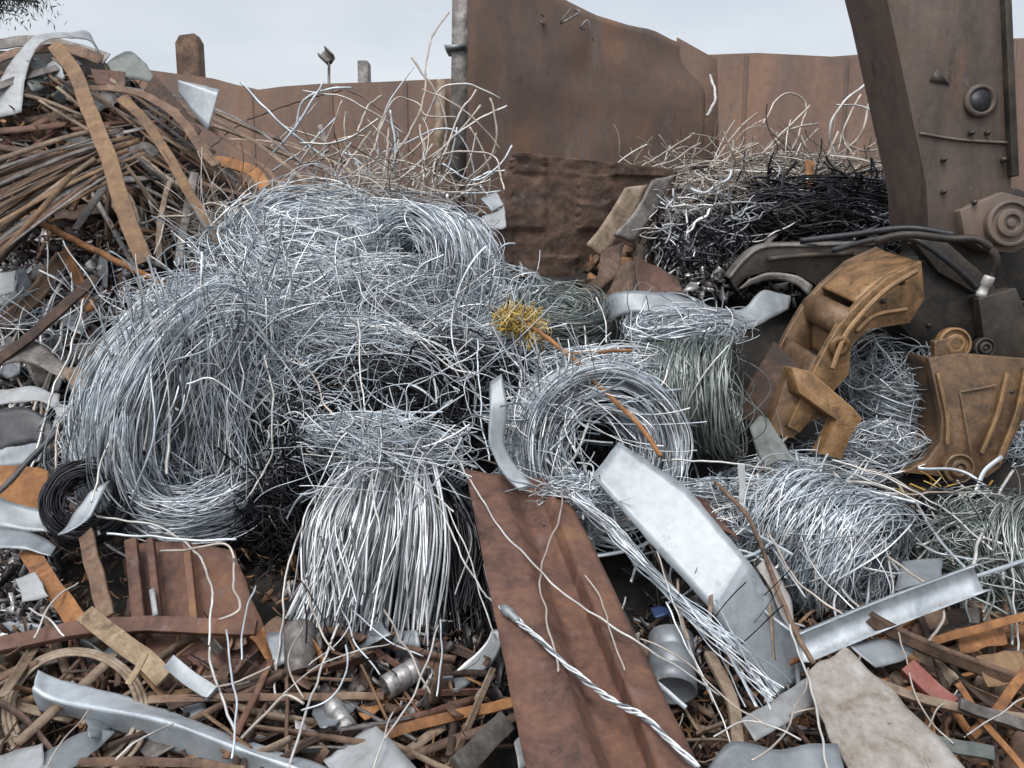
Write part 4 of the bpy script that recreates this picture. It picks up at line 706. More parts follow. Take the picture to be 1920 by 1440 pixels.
BARS = [
 ('rusty_strip', [(100, 82, 6.1), (140, 135, 5.7), (165, 200, 5.35), (205, 300, 4.95), (235, 400, 4.75), (272, 492, 4.6)], 28, 'rust_amber', 'widest tan rusty strip bending down the left heap', 'steel strip', .012),
 ('rusty_strip', [(225, 183, 5.5), (270, 225, 5.35), (320, 300, 5.15), (365, 380, 5.0), (412, 455, 4.9)], 17, 'rust_amber', 'narrow tan strip curving down right of the widest strip', 'steel strip', .01),
 ('rusty_strip', [(160, 165, 6.2), (250, 172, 6.1), (330, 215, 5.9), (375, 275, 5.7), (405, 310, 5.6)], 16, 'rust_brown', 'brown strip arching below the dark plates on the left heap', 'steel strip', .01),
 ('rusty_strip', [(-40, 128, 6.2), (40, 96, 6.5), (130, 92, 6.7), (190, 112, 6.7)], 20, 'rust_brown', 'brown strip bent over the crest under the curled sheet', 'steel strip', .01),
 ('rusty_strip', [(-40, 175, 5.9), (60, 140, 6.2), (150, 118, 6.5)], 16, 'rust_grey', 'grey brown strip crossing below the curled sheet', 'steel strip', .01),
 ('rusty_strip', [(-40, 90, 7.0), (40, 78, 7.2), (110, 84, 7.2), (200, 110, 7.1)], 22, 'rust_grey', 'grey strip along the very top of the left heap', 'steel strip', .01),
 ('springy_strip', [(240, 175, 6.3), (360, 205, 6.4), (470, 262, 6.3), (560, 330, 6.0), (600, 385, 5.6)], 7, 'rust_tan', 'longest springy strip sweeping from the left heap to the wire', 'steel strip', .006),
 ('springy_strip', [(300, 190, 6.2), (400, 245, 6.2), (480, 300, 6.0), (530, 350, 5.7)], 8, 'rust_brown', 'brown springy strip bowing below the longest one', 'steel strip', .006),
 ('springy_strip', [(420, 260, 7.0), (520, 268, 7.0), (620, 300, 6.8), (680, 335, 6.4)], 5, 'rust_tan', 'thin springy strip low against the back wall', 'steel strip', .005),
 ('springy_strip', [(200, 160, 6.4), (330, 180, 6.6), (450, 225, 6.7), (540, 285, 6.6), (590, 330, 6.3)], 5, 'rust_grey', 'thin grey springy strip arching highest over the left heap edge', 'steel strip', .005),
 ('springy_strip', [(330, 330, 5.6), (400, 350, 5.5), (470, 372, 5.4), (520, 420, 5.2)], 7, 'rust_brown', 'short brown springy strip at the foot of the left heap', 'steel strip', .005),
 ('grey_strap', [(140, 430, 5.3), (200, 345, 5.5), (240, 290, 5.6), (268, 272, 5.6), (292, 290, 5.6)], 18, 'rust_grey', 'grey hooked strap in the dark gap of the left heap', 'metal strap', .008),
 ('rusty_strip', [(390, 300, 5.7), (440, 308, 5.6), (480, 325, 5.5), (498, 352, 5.4)], 20, 'rust_orange', 'hooked orange brown strip at the right foot of the left heap', 'steel strip', .008),
 ('rusty_rod', [(70, 415, 5.1), (150, 455, 5.0), (260, 510, 4.9), (310, 530, 4.8)], 12, 'rust_orange', 'orange rod under the strip fan pointing at the oval coil', 'rod', .012),
 ('tan_rod', [(405, 212, 8.0), (480, 245, 7.8), (560, 275, 7.6), (650, 305, 7.3)], 7, 'rust_tan', 'tan rod slanting down before the back wall', 'rod', .02),
 ('tan_rod', [(400, 235, 7.6), (470, 262, 7.4), (560, 300, 7.2), (620, 318, 7.0)], 6, 'rust_tan', 'lower thin tan rod slanting before the back wall', 'rod', .02),
 ('brown_post', [(600, 235, 9.0), (608, 260, 8.8), (612, 285, 8.6)], 8, 'rust_grey', 'short grey stick leaning on the back wall', 'stick', .02),
 ('upright_bar', [(365, 325, 5.5), (345, 430, 5.2), (335, 500, 5.0)], 14, 'rust_grey', 'upright grey brown bar right of the dark gap', 'bar', .02),
 ('upright_bar', [(318, 340, 5.5), (300, 420, 5.2), (298, 500, 5.0)], 9, 'rust_tan', 'thin upright tan bar right of the dark gap', 'bar', .02),
 ('orange_strap', [(1518, 300, 6.3), (1522, 370, 6.1), (1527, 440, 5.9)], 17, 'rust_orange', 'upright orange strap in the black wire behind the grapple', 'metal strap', .01),
 ('orange_rod', [(985, 605, 4.15), (1060, 660, 3.95), (1130, 730, 3.75), (1200, 800, 3.58), (1240, 856, 3.45)], 9, 'rust_orange', 'orange rusty rod lying over the neat hollow coil', 'rod', .02),
 ('orange_rod', [(1060, 664, 3.98), (1120, 660, 3.98), (1185, 657, 3.98)], 6, 'rust_orange', 'short orange rod branching right above the hollow coil', 'rod', .015),
 ('brown_branch', [(1330, 1225, 2.7), (1362, 1290, 2.55), (1380, 1360, 2.42), (1384, 1460, 2.25)], 24, 'rust_tan', 'tan brown flattened bar running down to the bottom edge', 'bar', .02),
 ('rusty_bar', [(-30, 1216, 2.85), (120, 1186, 2.9), (240, 1172, 2.95), (480, 1178, 2.95)], 30, 'rust_red', 'red brown horizontal bar across the ribbed rusty plate', 'bar', .03),
 ('rusty_bar', [(52, 1030, 3.25), (90, 1090, 3.1), (150, 1172, 2.95)], 34, 'rust_orange', 'orange flat bar with holes at the lower left', 'bar', .012),
 ('rusty_bar', [(160, 1000, 3.3), (180, 1080, 3.1), (200, 1160, 2.95)], 32, 'rust_brown', 'brown flat bar beside the orange bar with holes', 'bar', .012),
 ('wooden_plank', [(160, 1150, 2.88), (230, 1205, 2.8), (312, 1272, 2.7)], 36, 'wood', 'weathered plank lying diagonally at the lower left', 'plank', .02),
 ('crushed_tube', [(318, 1240, 2.7), (352, 1266, 2.66), (398, 1302, 2.6)], 28, 'dull_sheet', 'flattened grey tube beyond the weathered plank end', 'tube', .02),
 ('wood_stick', [(275, 1225, 2.65), (262, 1250, 2.62), (240, 1282, 2.58)], 12, 'wood', 'short pale stick standing on the weathered plank', 'stick', .01),
 ('rusty_bar', [(700, 1384, 2.5), (820, 1350, 2.55), (980, 1312, 2.65)], 20, 'rust_orange', 'orange brown bar running left of the beam at the bottom', 'bar', .02),
 ('grey_bar', [(860, 1440, 2.3), (900, 1400, 2.38), (950, 1350, 2.48)], 44, 'rust_grey', 'broad dull bar left of the foot of the rusty beam', 'bar', .03),
 ('rusty_bar', [(280, 1312, 2.6), (420, 1308, 2.62), (560, 1308, 2.65), (720, 1304, 2.7)], 14, 'rust_brown', 'long thin brown bar behind the bent silver gutter strip', 'bar', .02),
 ('rusty_bar', [(150, 1430, 2.3), (320, 1428, 2.3), (460, 1445, 2.28)], 16, 'rust_brown', 'brown bar beneath the bent silver gutter strip at the bottom', 'bar', .02),
 ('orange_bar', [(1950, 1225, 2.6), (1880, 1315, 2.48), (1822, 1380, 2.4)], 18, 'rust_orange', 'orange bar crossing the other at the bottom right corner', 'bar', .012),
 ('orange_bar', [(1795, 1280, 2.5), (1850, 1360, 2.4), (1925, 1450, 2.25)], 13, 'rust_orange', 'thinner orange bar descending to the bottom right corner', 'bar', .012),
 ('rusty_bar', [(1610, 1150, 2.85), (1720, 1205, 2.75), (1940, 1290, 2.6)], 26, 'rust_brown', 'long brown angle bar below the galvanised channel', 'bar', .02),
 ('orange_bar', [(1740, 1206, 2.78), (1830, 1180, 2.8), (1950, 1148, 2.9)], 15, 'rust_orange', 'orange bar slanting up to the right edge', 'bar', .015),
 ('red_bar', [(1698, 1250, 2.6), (1740, 1290, 2.54), (1782, 1325, 2.48)], 34, 'red_paint', 'short red painted box section at the lower right', 'bar', .03),
 ('green_bar', [(1660, 1368, 2.35), (1770, 1395, 2.32), (1860, 1412, 2.3)], 26, 'green_grey', 'dark grey green bar right of the off white board', 'bar', .02),
 ('grey_bar', [(1800, 1320, 2.42), (1860, 1340, 2.4), (1960, 1375, 2.35)], 22, 'rust_grey', 'grey bar behind the crossed orange bars', 'bar', .02),
 ('rusty_bar', [(1640, 1280, 2.55), (1760, 1320, 2.48), (1930, 1350, 2.42)], 18, 'rust_tan', 'tan bar between the red section and the crossed orange bars', 'bar', .02),
 ('pale_stick', [(1390, 872, 3.6), (1392, 920, 3.55), (1394, 965, 3.5)], 13, 'white_sheet', 'short pale stick standing upright among wire below the gutter', 'stick', .012),
 ('brown_rod', [(1340, 905, 3.6), (1400, 965, 3.35), (1440, 1060, 3.0), (1485, 1170, 2.75), (1525, 1244, 2.6)], 9, 'rust_brown', 'brown rod running along the right edge of the silver sheet', 'rod', .012),
 ('black_rod', [(260, 650, 4.1), (180, 730, 4.0), (110, 805, 3.85), (-20, 945, 3.55)], 11, 'black_plastic', 'straight black rod slanting across the left margin', 'rod', .018),
 ('rusty_beam', [(0, 610, 4.9), (60, 560, 5.0), (120, 480, 5.2)], 26, 'rust_brown', 'brown beam slanting up the left slope', 'beam', .02),
 ('rusty_beam', [(120, 470, 5.2), (150, 530, 5.0), (170, 580, 4.8)], 18, 'rust_orange', 'short orange brown bar sticking up the left slope', 'bar', .02),
 ('dark_beam', [(-20, 690, 4.5), (80, 610, 4.65), (180, 520, 4.9)], 20, 'rust_dark', 'dark red beam lying on the left slope', 'beam', .02),
 ('wood_stick', [(1200, 460, 5.5), (1196, 520, 5.3), (1190, 570, 5.1)], 12, 'rust_dark', 'dark upright stake below the crushed block', 'stake', .02),
]
for nm, seq, wpx, m, lab, cat, th in BARS:
    pr = None
    if 'angle bar' in lab or nm in ('rusty_beam',): pr = ell
    if nm in ('tan_rod', 'orange_rod', 'rusty_rod', 'brown_rod', 'black_rod'): pr = lambda w_, t: circ(w_ / 2, 8)
    if nm == 'red_bar': th = .04
    bar(nm, seq, wpx, m, lab, cat, th, pr, roll=rng.uniform(-.25, .25), twist=rng.uniform(-.3, .3), jig=.006, bevel=.0015 if pr is None else 0)

# ribbed rusty plate
rp_ = empty('ribbed_plate', S(370, 1290, 0), 'rust red ribbed steel panel standing below the large oval coil', 'steel panel')
mb = MB(); loft(mb, [[P(238, 1020, 3.35), P(255, 1180, 3.05), P(300, 1300, 2.8)], [P(340, 1018, 3.35), P(370, 1180, 3.05), P(395, 1305, 2.8)], [P(440, 1035, 3.3), P(495, 1180, 3.02), P(515, 1300, 2.8)]], 20, 8, .008, .01, 4, 1, .006); build('panel', mb, 'rust_red', parent=rp_)
for (x0, x1, w_) in ((246, 262, 24), (282, 300, 14), (350, 366, 14)):
    a_, b_ = P(x0, 1012, 3.28), P(x1, 1172, 2.99); mb = MB(); sweep(mb, crom([a_, b_], 8), flat(wid(w_, b_), .03), TOCAM); build('rib', mb, 'rust_red', parent=rp_, bevel=.003)
mb = MB(); sweep(mb, crom([P(285, 1105, 3.06), P(292, 1154, 2.97)], 6), flat(.02, .01), TOCAM); build('label_strip', mb, 'white_sheet', parent=rp_)
# hoop at lower left
for k, (r_, lab) in enumerate(((1.0, 'outer thin rusty hoop at the lower left'), (.93, 'middle thin rusty hoop at the lower left'), (.86, 'inner thin rusty hoop at the lower left'))):
    mb = MB(); th_ = np.linspace(-.1, 2 * np.pi - .1, 60); c_ = P(140, 1330, 2.62)
    e1 = (P(275, 1320, 2.6) - c_) * r_; e2 = (P(130, 1218, 2.85) - c_) * r_
    path = c_ + np.cos(th_)[:, None] * e1 + np.sin(th_)[:, None] * e2 + np.array([0, 0, .006 * k]); sweep(mb, path, flat(.014, .006), (0, -.6, .8)); build('steel_hoop', mb, 'rust_tan', lab, 'hoop', 'thin hoops lying together')
# shiny tubes / cans
for (a_, b_, r_, m, lab, nm) in (((722, 1290, 2.72), (785, 1252, 2.8), .046, 'aluminium', 'shiny perforated can lying left of the curved bright strip', 'metal_can'), ((560, 1175, 2.95), (566, 1268, 2.78), .06, 'rust_grey', 'dull ribbed can below the bright brush of wire', 'metal_can'), ((622, 1320, 2.6), (655, 1372, 2.5), .034, 'aluminium', 'small shiny tube end above the white sheet corner', 'metal_tube'), ((1258, 1195, 2.82), (1262, 1296, 2.62), .085, 'dull_sheet', 'grey round tin behind the rusty beam on its right', 'metal_tin')):
    A, B = P(*a_), P(*b_); d = B - A; l = np.linalg.norm(d); mb = MB()
    cyl(mb, A, d, 0, 0, 28, [(r_ * .8, .012), (r_ * .92, .0), (r_, .004), (r_, l * .3), (r_ * .96, l * .32), (r_ * .96, l * .36), (r_, l * .38), (r_, l * .66), (r_ * .96, l * .68), (r_ * .96, l * .72), (r_, l * .74), (r_, l), (r_ * .9, l), (r_ * .88, l * .8)])
    build(nm, mb, m, lab, 'can' if 'can' in nm or 'tin' in nm else 'tube')

# braided cables
def cable(name, label, seq, r_, k, mat, lay=18, fray=0, m=70, lug=None, sr=.62):
    path = crom(pts(seq), m); t, w_, n_ = frame(path, TOCAM); ph = np.linspace(0, lay, m)
    ps = []
    for i in range(k):
        a_ = ph + i * 2 * np.pi / k; rr = r_ * (1 + fray * abs(mnoise.noise(Vector((i * 3.3, 0, 0)))) * np.linspace(0, 3, m) ** 1.2)
        q_ = path + (rr * np.cos(a_))[:, None] * w_ + (rr * np.sin(a_))[:, None] * n_
        if fray: q_ = q_ + np.array([np.array(mnoise.noise_vector(Vector(z_) * 6 + Vector((i * 5.1, 0, 0)))) * (.022 if fray > 1 else .006) for z_ in q_])
        ps.append(q_)
    root = empty(name, path[0], label, 'cable'); mb = MB(); tubes(mb, np.array(ps), r_ * sr, 6); build('braid', mb, mat, parent=root, smooth=True)
    if lug is not None:
        A = path[0] - (path[3] - path[0]) * .6; d = path[4] - path[0]; mb = MB(); l = .12
        cyl(mb, A, d, 0, 0, 16, [(.005, 0), (.011, .01), (.017, .02), (.018, .05), (.017, .052), (.012, .06), (.013, .085), (.009, .1)]); build('end_sleeve', mb, 'dull_sheet', parent=root, smooth=True)
    return root
cable('twisted_cable', 'thick twisted cable with a sleeve lying over the rusty beam', [(945, 1140, -9), (1000, 1190, -9), (1080, 1262, -9), (1150, 1315, -9), (1215, 1352, -9), (1310, 1440, -9)], .0058, 4, 'zinc_wire', 34, .15, 90, 1)
cable('frayed_cable', 'frayed silver cable lying between the beam and the silver sheet', [(1075, 930, 3.3), (1140, 985, 3.15), (1210, 1060, 3.0), (1300, 1150, 2.75), (1370, 1215, 2.62), (1450, 1305, 2.5)], .013, 22, 'zinc_wire', 6, 2.2, 60, None, .2)
# lead clip on cable top
# ------------------------------------------------------------------ traced wires
WIRES = [
 ([(668, 600, 3.9), (685, 760, 3.65), (700, 900, 3.35), (712, 1005, 3.1)], 6, 'pale_wire', 'bright wire hanging straight down over the dark hollow'),
 ([(893, 635, 4.1), (898, 720, 3.9), (902, 780, 3.8), (920, 865, 3.6)], 6, 'zinc_wire', 'upright grey wire left of the creased pale strip'),
 ([(815, 805, 3.75), (870, 880, 3.42), (925, 970, -9), (1005, 1070, -9), (1100, 1140, -9), (1200, 1205, -9), (1345, 1305, 2.42)], 7, 'pale_wire', 'long pale wire crossing the whole rusty beam'),
 ([(800, 900, 3.45), (850, 1010, 3.2), (905, 1110, 2.9), (940, 1140, -9)], 7, 'pale_wire', 'pale wire leading into the sleeve of the twisted cable'),
 ([(845, 950, 3.3), (890, 1080, 3.1), (925, 1190, 2.9)], 6, 'pale_wire', 'pale wire ending at the curved bright strip'),
 ([(1056, 905, 3.4), (1046, 980, -9), (1014, 1062, -9), (1022, 1140, -9), (1048, 1262, -9)], 7, 'tan_wire', 'thin tan wire snaking down the rusty beam'),
 ([(1100, 1085, -9), (1130, 1130, -9), (1150, 1200, -9), (1170, 1255, -9)], 6, 'tan_wire', 'short tan wire hooked over the right side of the beam'),
 ([(180, 968, 3.4), (290, 985, 3.35), (365, 1035, 3.2), (398, 1105, 3.0), (394, 1210, 2.8), (410, 1300, 2.62), (452, 1392, 2.42)], 9, 'pale_wire', 'pale wire arching from the oval coil down past the ribbed panel'),
 ([(578, 960, 3.45), (536, 1060, 3.2), (527, 1160, 3.0), (514, 1310, 2.68)], 8, 'pale_wire', 'pale wire hanging left of the bright brush'),
 ([(640, 1170, 2.9), (603, 1255, 2.72), (570, 1345, 2.5), (538, 1450, 2.3)], 10, 'pale_wire', 'white wire running from the brush to the bottom edge'),
 ([(1136, 655, 4.1), (1125, 705, 3.98), (1105, 790, 3.75), (1082, 845, 3.62), (1052, 885, 3.5)], 10, 'pale_wire', 'bowed white wire across the neat hollow coil'),
 ([(945, 805, 3.7), (1010, 765, 3.72), (1085, 718, 3.8)], 5, 'pale_wire', 'thin pale wire slanting up over the neat coil'),
 ([(948, 735, 3.8), (975, 785, 3.72), (1002, 815, 3.65)], 5, 'pale_wire', 'short pale wire crossing the left side of the neat coil'),
 ([(160, 560, 4.6), (130, 660, 4.3), (98, 740, 4.1), (72, 840, 3.85), (40, 900, 3.7)], 8, 'pale_wire', 'pale wire slanting down over the left slope sheets'),
 ([(242, 690, 3.7), (215, 790, 3.55), (190, 860, 3.45), (168, 945, 3.3)], 7, 'pale_wire', 'pale wire on the outer left side of the oval coil'),
 ([(282, 660, 3.6), (285, 720, 3.55), (278, 800, 3.5), (272, 845, 3.48)], 6, 'pale_wire', 'bright short wire on the flank of the oval coil'),
 ([(108, 790, 3.85), (104, 870, 3.65), (98, 960, 3.4), (92, 990, 3.35)], 8, 'tan_wire', 'tan wire hanging before the orange plate'),
 ([(495, 588, 4.1), (450, 630, 3.9), (400, 672, 3.75)], 7, 'pale_wire', 'bright wire slanting across the top of the oval coil'),
 ([(350, 720, 3.45), (400, 712, 3.45), (440, 745, 3.45), (480, 775, 3.5)], 7, 'bright_wire', 'curved bright wire spanning the hollow of the oval coil'),
 ([(316, 815, 3.4), (317, 850, 3.38), (317, 885, 3.36)], 10, 'pale_wire', 'stubby bright stick on the lower rim of the oval coil'),
 ([(495, 665, 3.75), (512, 740, 3.65), (510, 830, 3.6), (490, 890, 3.55), (470, 930, 3.5)], 7, 'pale_wire', 'bright wire along the right rim of the oval coil'),
 ([(1175, 660, 4.2), (1260, 735, 4.05), (1330, 800, 3.9), (1395, 850, 3.75)], 6, 'black_wire', 'black wire slanting across the side on coil'),
 ([(1240, 862, 3.7), (1330, 866, 3.65), (1450, 880, 3.6), (1560, 925, 3.5), (1640, 960, 3.4)], 7, 'pale_wire', 'pale wire stretched from the hollow coil to the bristling coil'),
 ([(1440, 905, 3.7), (1540, 872, 3.8), (1630, 900, 3.8), (1760, 955, 3.6)], 6, 'pale_wire', 'pale arched wire under the grapple tines'),
 ([(1560, 860, 3.9), (1680, 905, 3.75), (1780, 960, 3.5), (1860, 1030, 3.3)], 6, 'pale_wire', 'pale wire slanting below the right claw toward the edge'),
 ([(1590, 950, 3.6), (1700, 925, 3.75), (1850, 922, 3.8)], 6, 'tan_wire', 'tan wire level beneath the right claw tip'),
 ([(1660, 1040, 3.15), (1722, 1085, 3.0), (1762, 1130, 2.9), (1766, 1165, 2.8), (1745, 1200, 2.7)], 10, 'tan_wire', 'bent tan wire hooking over the galvanised channel'),
 ([(1484, 1170, 2.7), (1510, 1260, 2.5), (1532, 1350, 2.3), (1556, 1460, 2.1)], 9, 'pale_wire', 'white wire running down over the off white board'),
 ([(1688, 1185, 2.75), (1702, 1270, 2.55), (1740, 1345, 2.4), (1790, 1395, 2.3)], 7, 'tan_wire', 'thin tan wire dangling past the red box section'),
 ([(1230, 1035, 3.0), (1262, 1130, 2.8), (1300, 1220, 2.62), (1345, 1330, 2.45), (1370, 1400, 2.35)], 6, 'pale_wire', 'pale wire dropping left of the creased silver sheet'),
 ([(1250, 1130, 2.8), (1310, 1260, 2.58), (1335, 1320, 2.48)], 8, 'bright_wire', 'bright strand below the frayed cable'),
 ([(1200, 1200, 2.6), (1270, 1235, 2.55), (1330, 1285, 2.5), (1440, 1370, 2.32)], 7, 'tan_wire', 'tan wire crossing the grey round tin'),
 ([(842, 22, 8.0), (815, 60, 7.8), (800, 110, 7.5), (796, 160, 7.2), (785, 215, 6.8), (745, 280, 6.3), (690, 335, 5.9), (640, 385, 5.6)], 7, 'tan_wire', 'tall bowed wire reaching above the wall against the sky'),
 ([(893, 168, 6.6), (862, 215, 6.5), (832, 290, 6.2), (812, 350, 5.9), (805, 395, 5.7)], 8, 'tan_wire', 'long tan wire leaning right before the grey column'),
 ([(810, 345, 6.0), (822, 295, 6.1), (870, 285, 6.1), (924, 293, 6.1), (938, 325, 6.0), (946, 358, 5.9)], 7, 'tan_wire', 'angular wire loop in front of the tall rusty plate'),
 ([(789, 235, 6.4), (794, 290, 6.1), (791, 370, 5.7)], 9, 'tan_wire', 'upright pale wire left of the angular wire loop'),
 ([(714, 180, 6.9), (692, 198, 6.8), (680, 225, 6.7), (670, 248, 6.6)], 8, 'tan_wire', 'short hooked wire tip high before the wall'),
 ([(700, 260, 6.4), (725, 205, 6.7), (750, 182, 6.8), (785, 195, 6.8), (800, 215, 6.7), (858, 220, 6.7)], 5, 'tan_wire', 'thin wire arch high before the wall'),
 ([(640, 160, 9.8), (700, 195, 9.0), (760, 250, 8.2), (810, 310, 7.4), (890, 385, 6.6)], 8, 'brown_wire', 'dark rusty rod slanting down the back wall'),
 ([(640, 168, 9.8), (560, 190, 9.0), (480, 218, 8.2), (430, 245, 7.6), (385, 285, 6.8)], 6, 'brown_wire', 'brown arched rod between the left heap and the wall'),
 ([(600, 190, 9.4), (550, 235, 8.6), (510, 275, 8.0)], 5, 'tan_wire', 'faint tan wire on the wall left of the tall wires'),
 ([(696, 245, 6.4), (660, 295, 6.1), (630, 340, 5.8), (600, 400, 5.5)], 8, 'tan_wire', 'tan wire leaning left above the shaggy coil'),
 ([(722, 215, 6.5), (700, 280, 6.2), (668, 330, 5.9), (640, 365, 5.7)], 7, 'tan_wire', 'tan wire just right of the left leaning one'),
 ([(728, 240, 6.4), (726, 290, 6.1), (718, 330, 5.9)], 7, 'tan_wire', 'short tan wire upright above the shaggy coil'),
 ([(650, 330, 5.8), (720, 300, 5.9), (780, 310, 5.9), (830, 335, 5.8)], 7, 'tan_wire', 'low tan wire arch behind the top coils'),
 ([(660, 350, 5.7), (730, 345, 5.7), (770, 350, 5.7), (780, 325, 5.8)], 7, 'tan_wire', 'pale hooked wire behind the top coils'),
 ([(265, 420, 5.3), (300, 408, 5.2), (350, 405, 5.2), (385, 382, 5.2), (420, 385, 5.2), (465, 405, 5.1)], 8, 'tan_wire', 'kinked pale wire left of the shaggy coil'),
 ([(330, 320, 5.7), (312, 360, 5.5), (305, 420, 5.2), (290, 480, 5.0)], 6, 'tan_wire', 'thin wire drooping in the dark gap of the left heap'),
 ([(1332, 140, 8.6), (1340, 172, 8.4), (1338, 195, 8.2), (1326, 216, 8.0)], 9, 'pale_wire', 'white crooked wire before the wall beside the tall plate'),
 ([(1430, 235, 7.2), (1455, 190, 7.3), (1485, 176, 7.3), (1510, 190, 7.3), (1508, 225, 7.2), (1478, 300, 6.9)], 6, 'tan_wire', 'thin hooped wire high before the wall behind the grapple'),
 ([(1330, 320, 6.8), (1375, 255, 7.0), (1420, 210, 7.1)], 6, 'tan_wire', 'tan wire pointing up right of the tall plate'),
 ([(1180, 325, 6.3), (1240, 290, 6.5), (1300, 250, 6.7)], 6, 'tan_wire', 'pale wire sticking up above the crushed block'),
 ([(1200, 318, 6.3), (1262, 300, 6.4), (1315, 268, 6.6)], 6, 'tan_wire', 'curved pale wire beside the one above the crushed block'),
 ([(1350, 410, 6.0), (1430, 380, 6.0), (1490, 345, 6.1), (1520, 330, 6.1)], 8, 'bright_wire', 'bright wire lying over the black wire behind the grapple'),
 ([(1390, 420, 5.8), (1450, 415, 5.8), (1510, 400, 5.9)], 6, 'zinc_wire', 'grey wire level over the black wire behind the grapple'),
 ([(1118, 558, 4.6), (1132, 600, 4.5), (1136, 640, 4.4)], 6, 'pale_wire', 'thin pale wire rising left of the bent grey strap'),
 ([(1095, 610, 4.4), (1098, 640, 4.35), (1100, 665, 4.3)], 6, 'pale_wire', 'short upright wire above the neat hollow coil'),
 ([(1250, 690, 4.0), (1240, 720, 3.95), (1222, 735, 3.92)], 8, 'pale_wire', 'short white wire on top of the side on coil'),
 ([(830, 770, 3.8), (760, 775, 3.75), (690, 790, 3.7), (620, 800, 3.75)], 7, 'zinc_wire', 'grey wire lying level across the dark hollow'),
 ([(540, 660, 4.0), (590, 710, 3.85), (612, 760, 3.75), (640, 800, 3.7)], 8, 'tan_wire', 'brownish wire forking above the dark hollow'),
 ([(660, 640, 4.1), (610, 680, 3.95), (560, 720, 3.85)], 7, 'zinc_wire', 'grey wire slanting left above the dark hollow'),
 ([(790, 640, 4.1), (840, 690, 4.0), (895, 705, 3.95)], 7, 'pale_wire', 'pale wire reaching the upright grey wire'),
 ([(560, 850, 3.6), (700, 870, 3.5), (800, 920, 3.35), (850, 960, 3.2)], 6, 'pale_wire', 'pale wire draped over the top of the bright brush'),
 ([(635, 760, 3.7), (680, 840, 3.5), (760, 850, 3.5)], 6, 'zinc_wire', 'curved grey wire above the bright brush'),
 ([(930, 620, 4.3), (1000, 650, 4.15), (985, 672, 4.1), (950, 688, 4.05)], 5, 'zinc_wire', 'looped grey wire left of the orange rod'),
 ([(1500, 1010, 3.25), (1540, 1080, 3.05), (1610, 1150, 2.9)], 6, 'bright_wire', 'bright strand fanning from the bristling coil to the channel'),
 ([(1440, 1000, 3.25), (1500, 1095, 3.0), (1600, 1160, 2.85)], 9, 'tan_wire', 'tan strand sweeping under the bristling coil'),
 ([(1655, 1000, 3.3), (1668, 1080, 3.05), (1680, 1160, 2.85)], 7, 'pale_wire', 'pale wire hanging at the right of the bristling coil'),
 ([(1880, 940, 3.5), (1895, 1040, 3.25), (1905, 1140, 3.0), (1908, 1230, 2.75)], 7, 'pale_wire', 'pale wire hanging near the right edge of the photo'),
 ([(440, 1050, 3.1), (436, 1100, 3.0), (448, 1140, 2.9), (410, 1160, 2.88)], 10, 'tan_wire', 'crooked tan wire before the ribbed panel'),
 ([(300, 1032, 3.2), (370, 1028, 3.15), (425, 1026, 3.15), (440, 1050, 3.1)], 9, 'tan_wire', 'tan wire along the top of the ribbed panel'),
 ([(200, 1000, 3.2), (330, 1015, 3.18), (440, 1012, 3.2)], 9, 'zinc_wire', 'grey rod under the bottom of the oval coil'),
 ([(455, 1385, 2.4), (500, 1340, 2.5), (535, 1305, 2.58), (570, 1320, 2.55)], 12, 'tan_wire', 'thick tan wire bending up at the bottom centre left'),
 ([(405, 1288, 2.62), (450, 1275, 2.65), (508, 1250, 2.7)], 9, 'tan_wire', 'tan twig like wire below the ribbed panel'),
 ([(60, 1140, 3.0), (95, 1165, 2.9), (120, 1190, 2.85)], 8, 'pale_wire', 'pale short wire at the lower left beside the orange bar'),
]
for k, (seq, wpx, m, lab) in enumerate(WIRES):
    p = pts(seq); mm = 14 * len(p); path = crom(p, mm)
    path = path + np.array([np.array(mnoise.noise_vector(Vector(q) * 4 + Vector((k, 0, 0)))) * .016 + np.array(mnoise.noise_vector(Vector(q) * 13 + Vector((k, 0, 0)))) * .007 for q in path])
    d = np.array([q[1] for q in p]).mean(); mb = MB(); tubes(mb, [path], wpx * .5 * d / F * .56, 6); build('loose_wire', mb, m, lab, 'wire', 'single wires over the heap', smooth=True)

# ------------------------------------------------------------------ repeated individual pieces
def scatter(n, zone, ang, spread, lpx, wpx, mats, lift, name, label, cat, group, curve=.06, th=(.004, .02), profs=(None,)):
    for i in range(n):
        x, y = rng.uniform(zone[0], zone[2]), rng.uniform(zone[1], zone[3]); a = R(rng.normal(ang, spread)); l = rng.uniform(*lpx) / 2
        bx, by = math.cos(a), -math.sin(a); cv = rng.normal(0, curve) * l
        if not (hits(x + bx * l, y + by * l) and hits(x - bx * l, y - by * l)): continue
        lf = rng.uniform(*lift)
        seq = [(x - bx * l, y - by * l, lf + rng.uniform(-.04, .04)), (x + by * cv, y - bx * cv, lf + .02), (x + bx * l, y + by * l, lf + rng.uniform(-.04, .04))]
        if rng.random() > (.75 if curve > .12 else .3): seq = [seq[0], seq[2]]
        pr = profs[rng.integers(len(profs))]
        bar(name, seq, rng.uniform(*wpx), mats[rng.integers(len(mats))], label, cat, rng.uniform(*th), pr, roll=rng.normal(0, .5), twist=rng.normal(0, .6), group=group, m=16, jig=.004)
rod = lambda w_, t: circ(w_ / 2, 6)
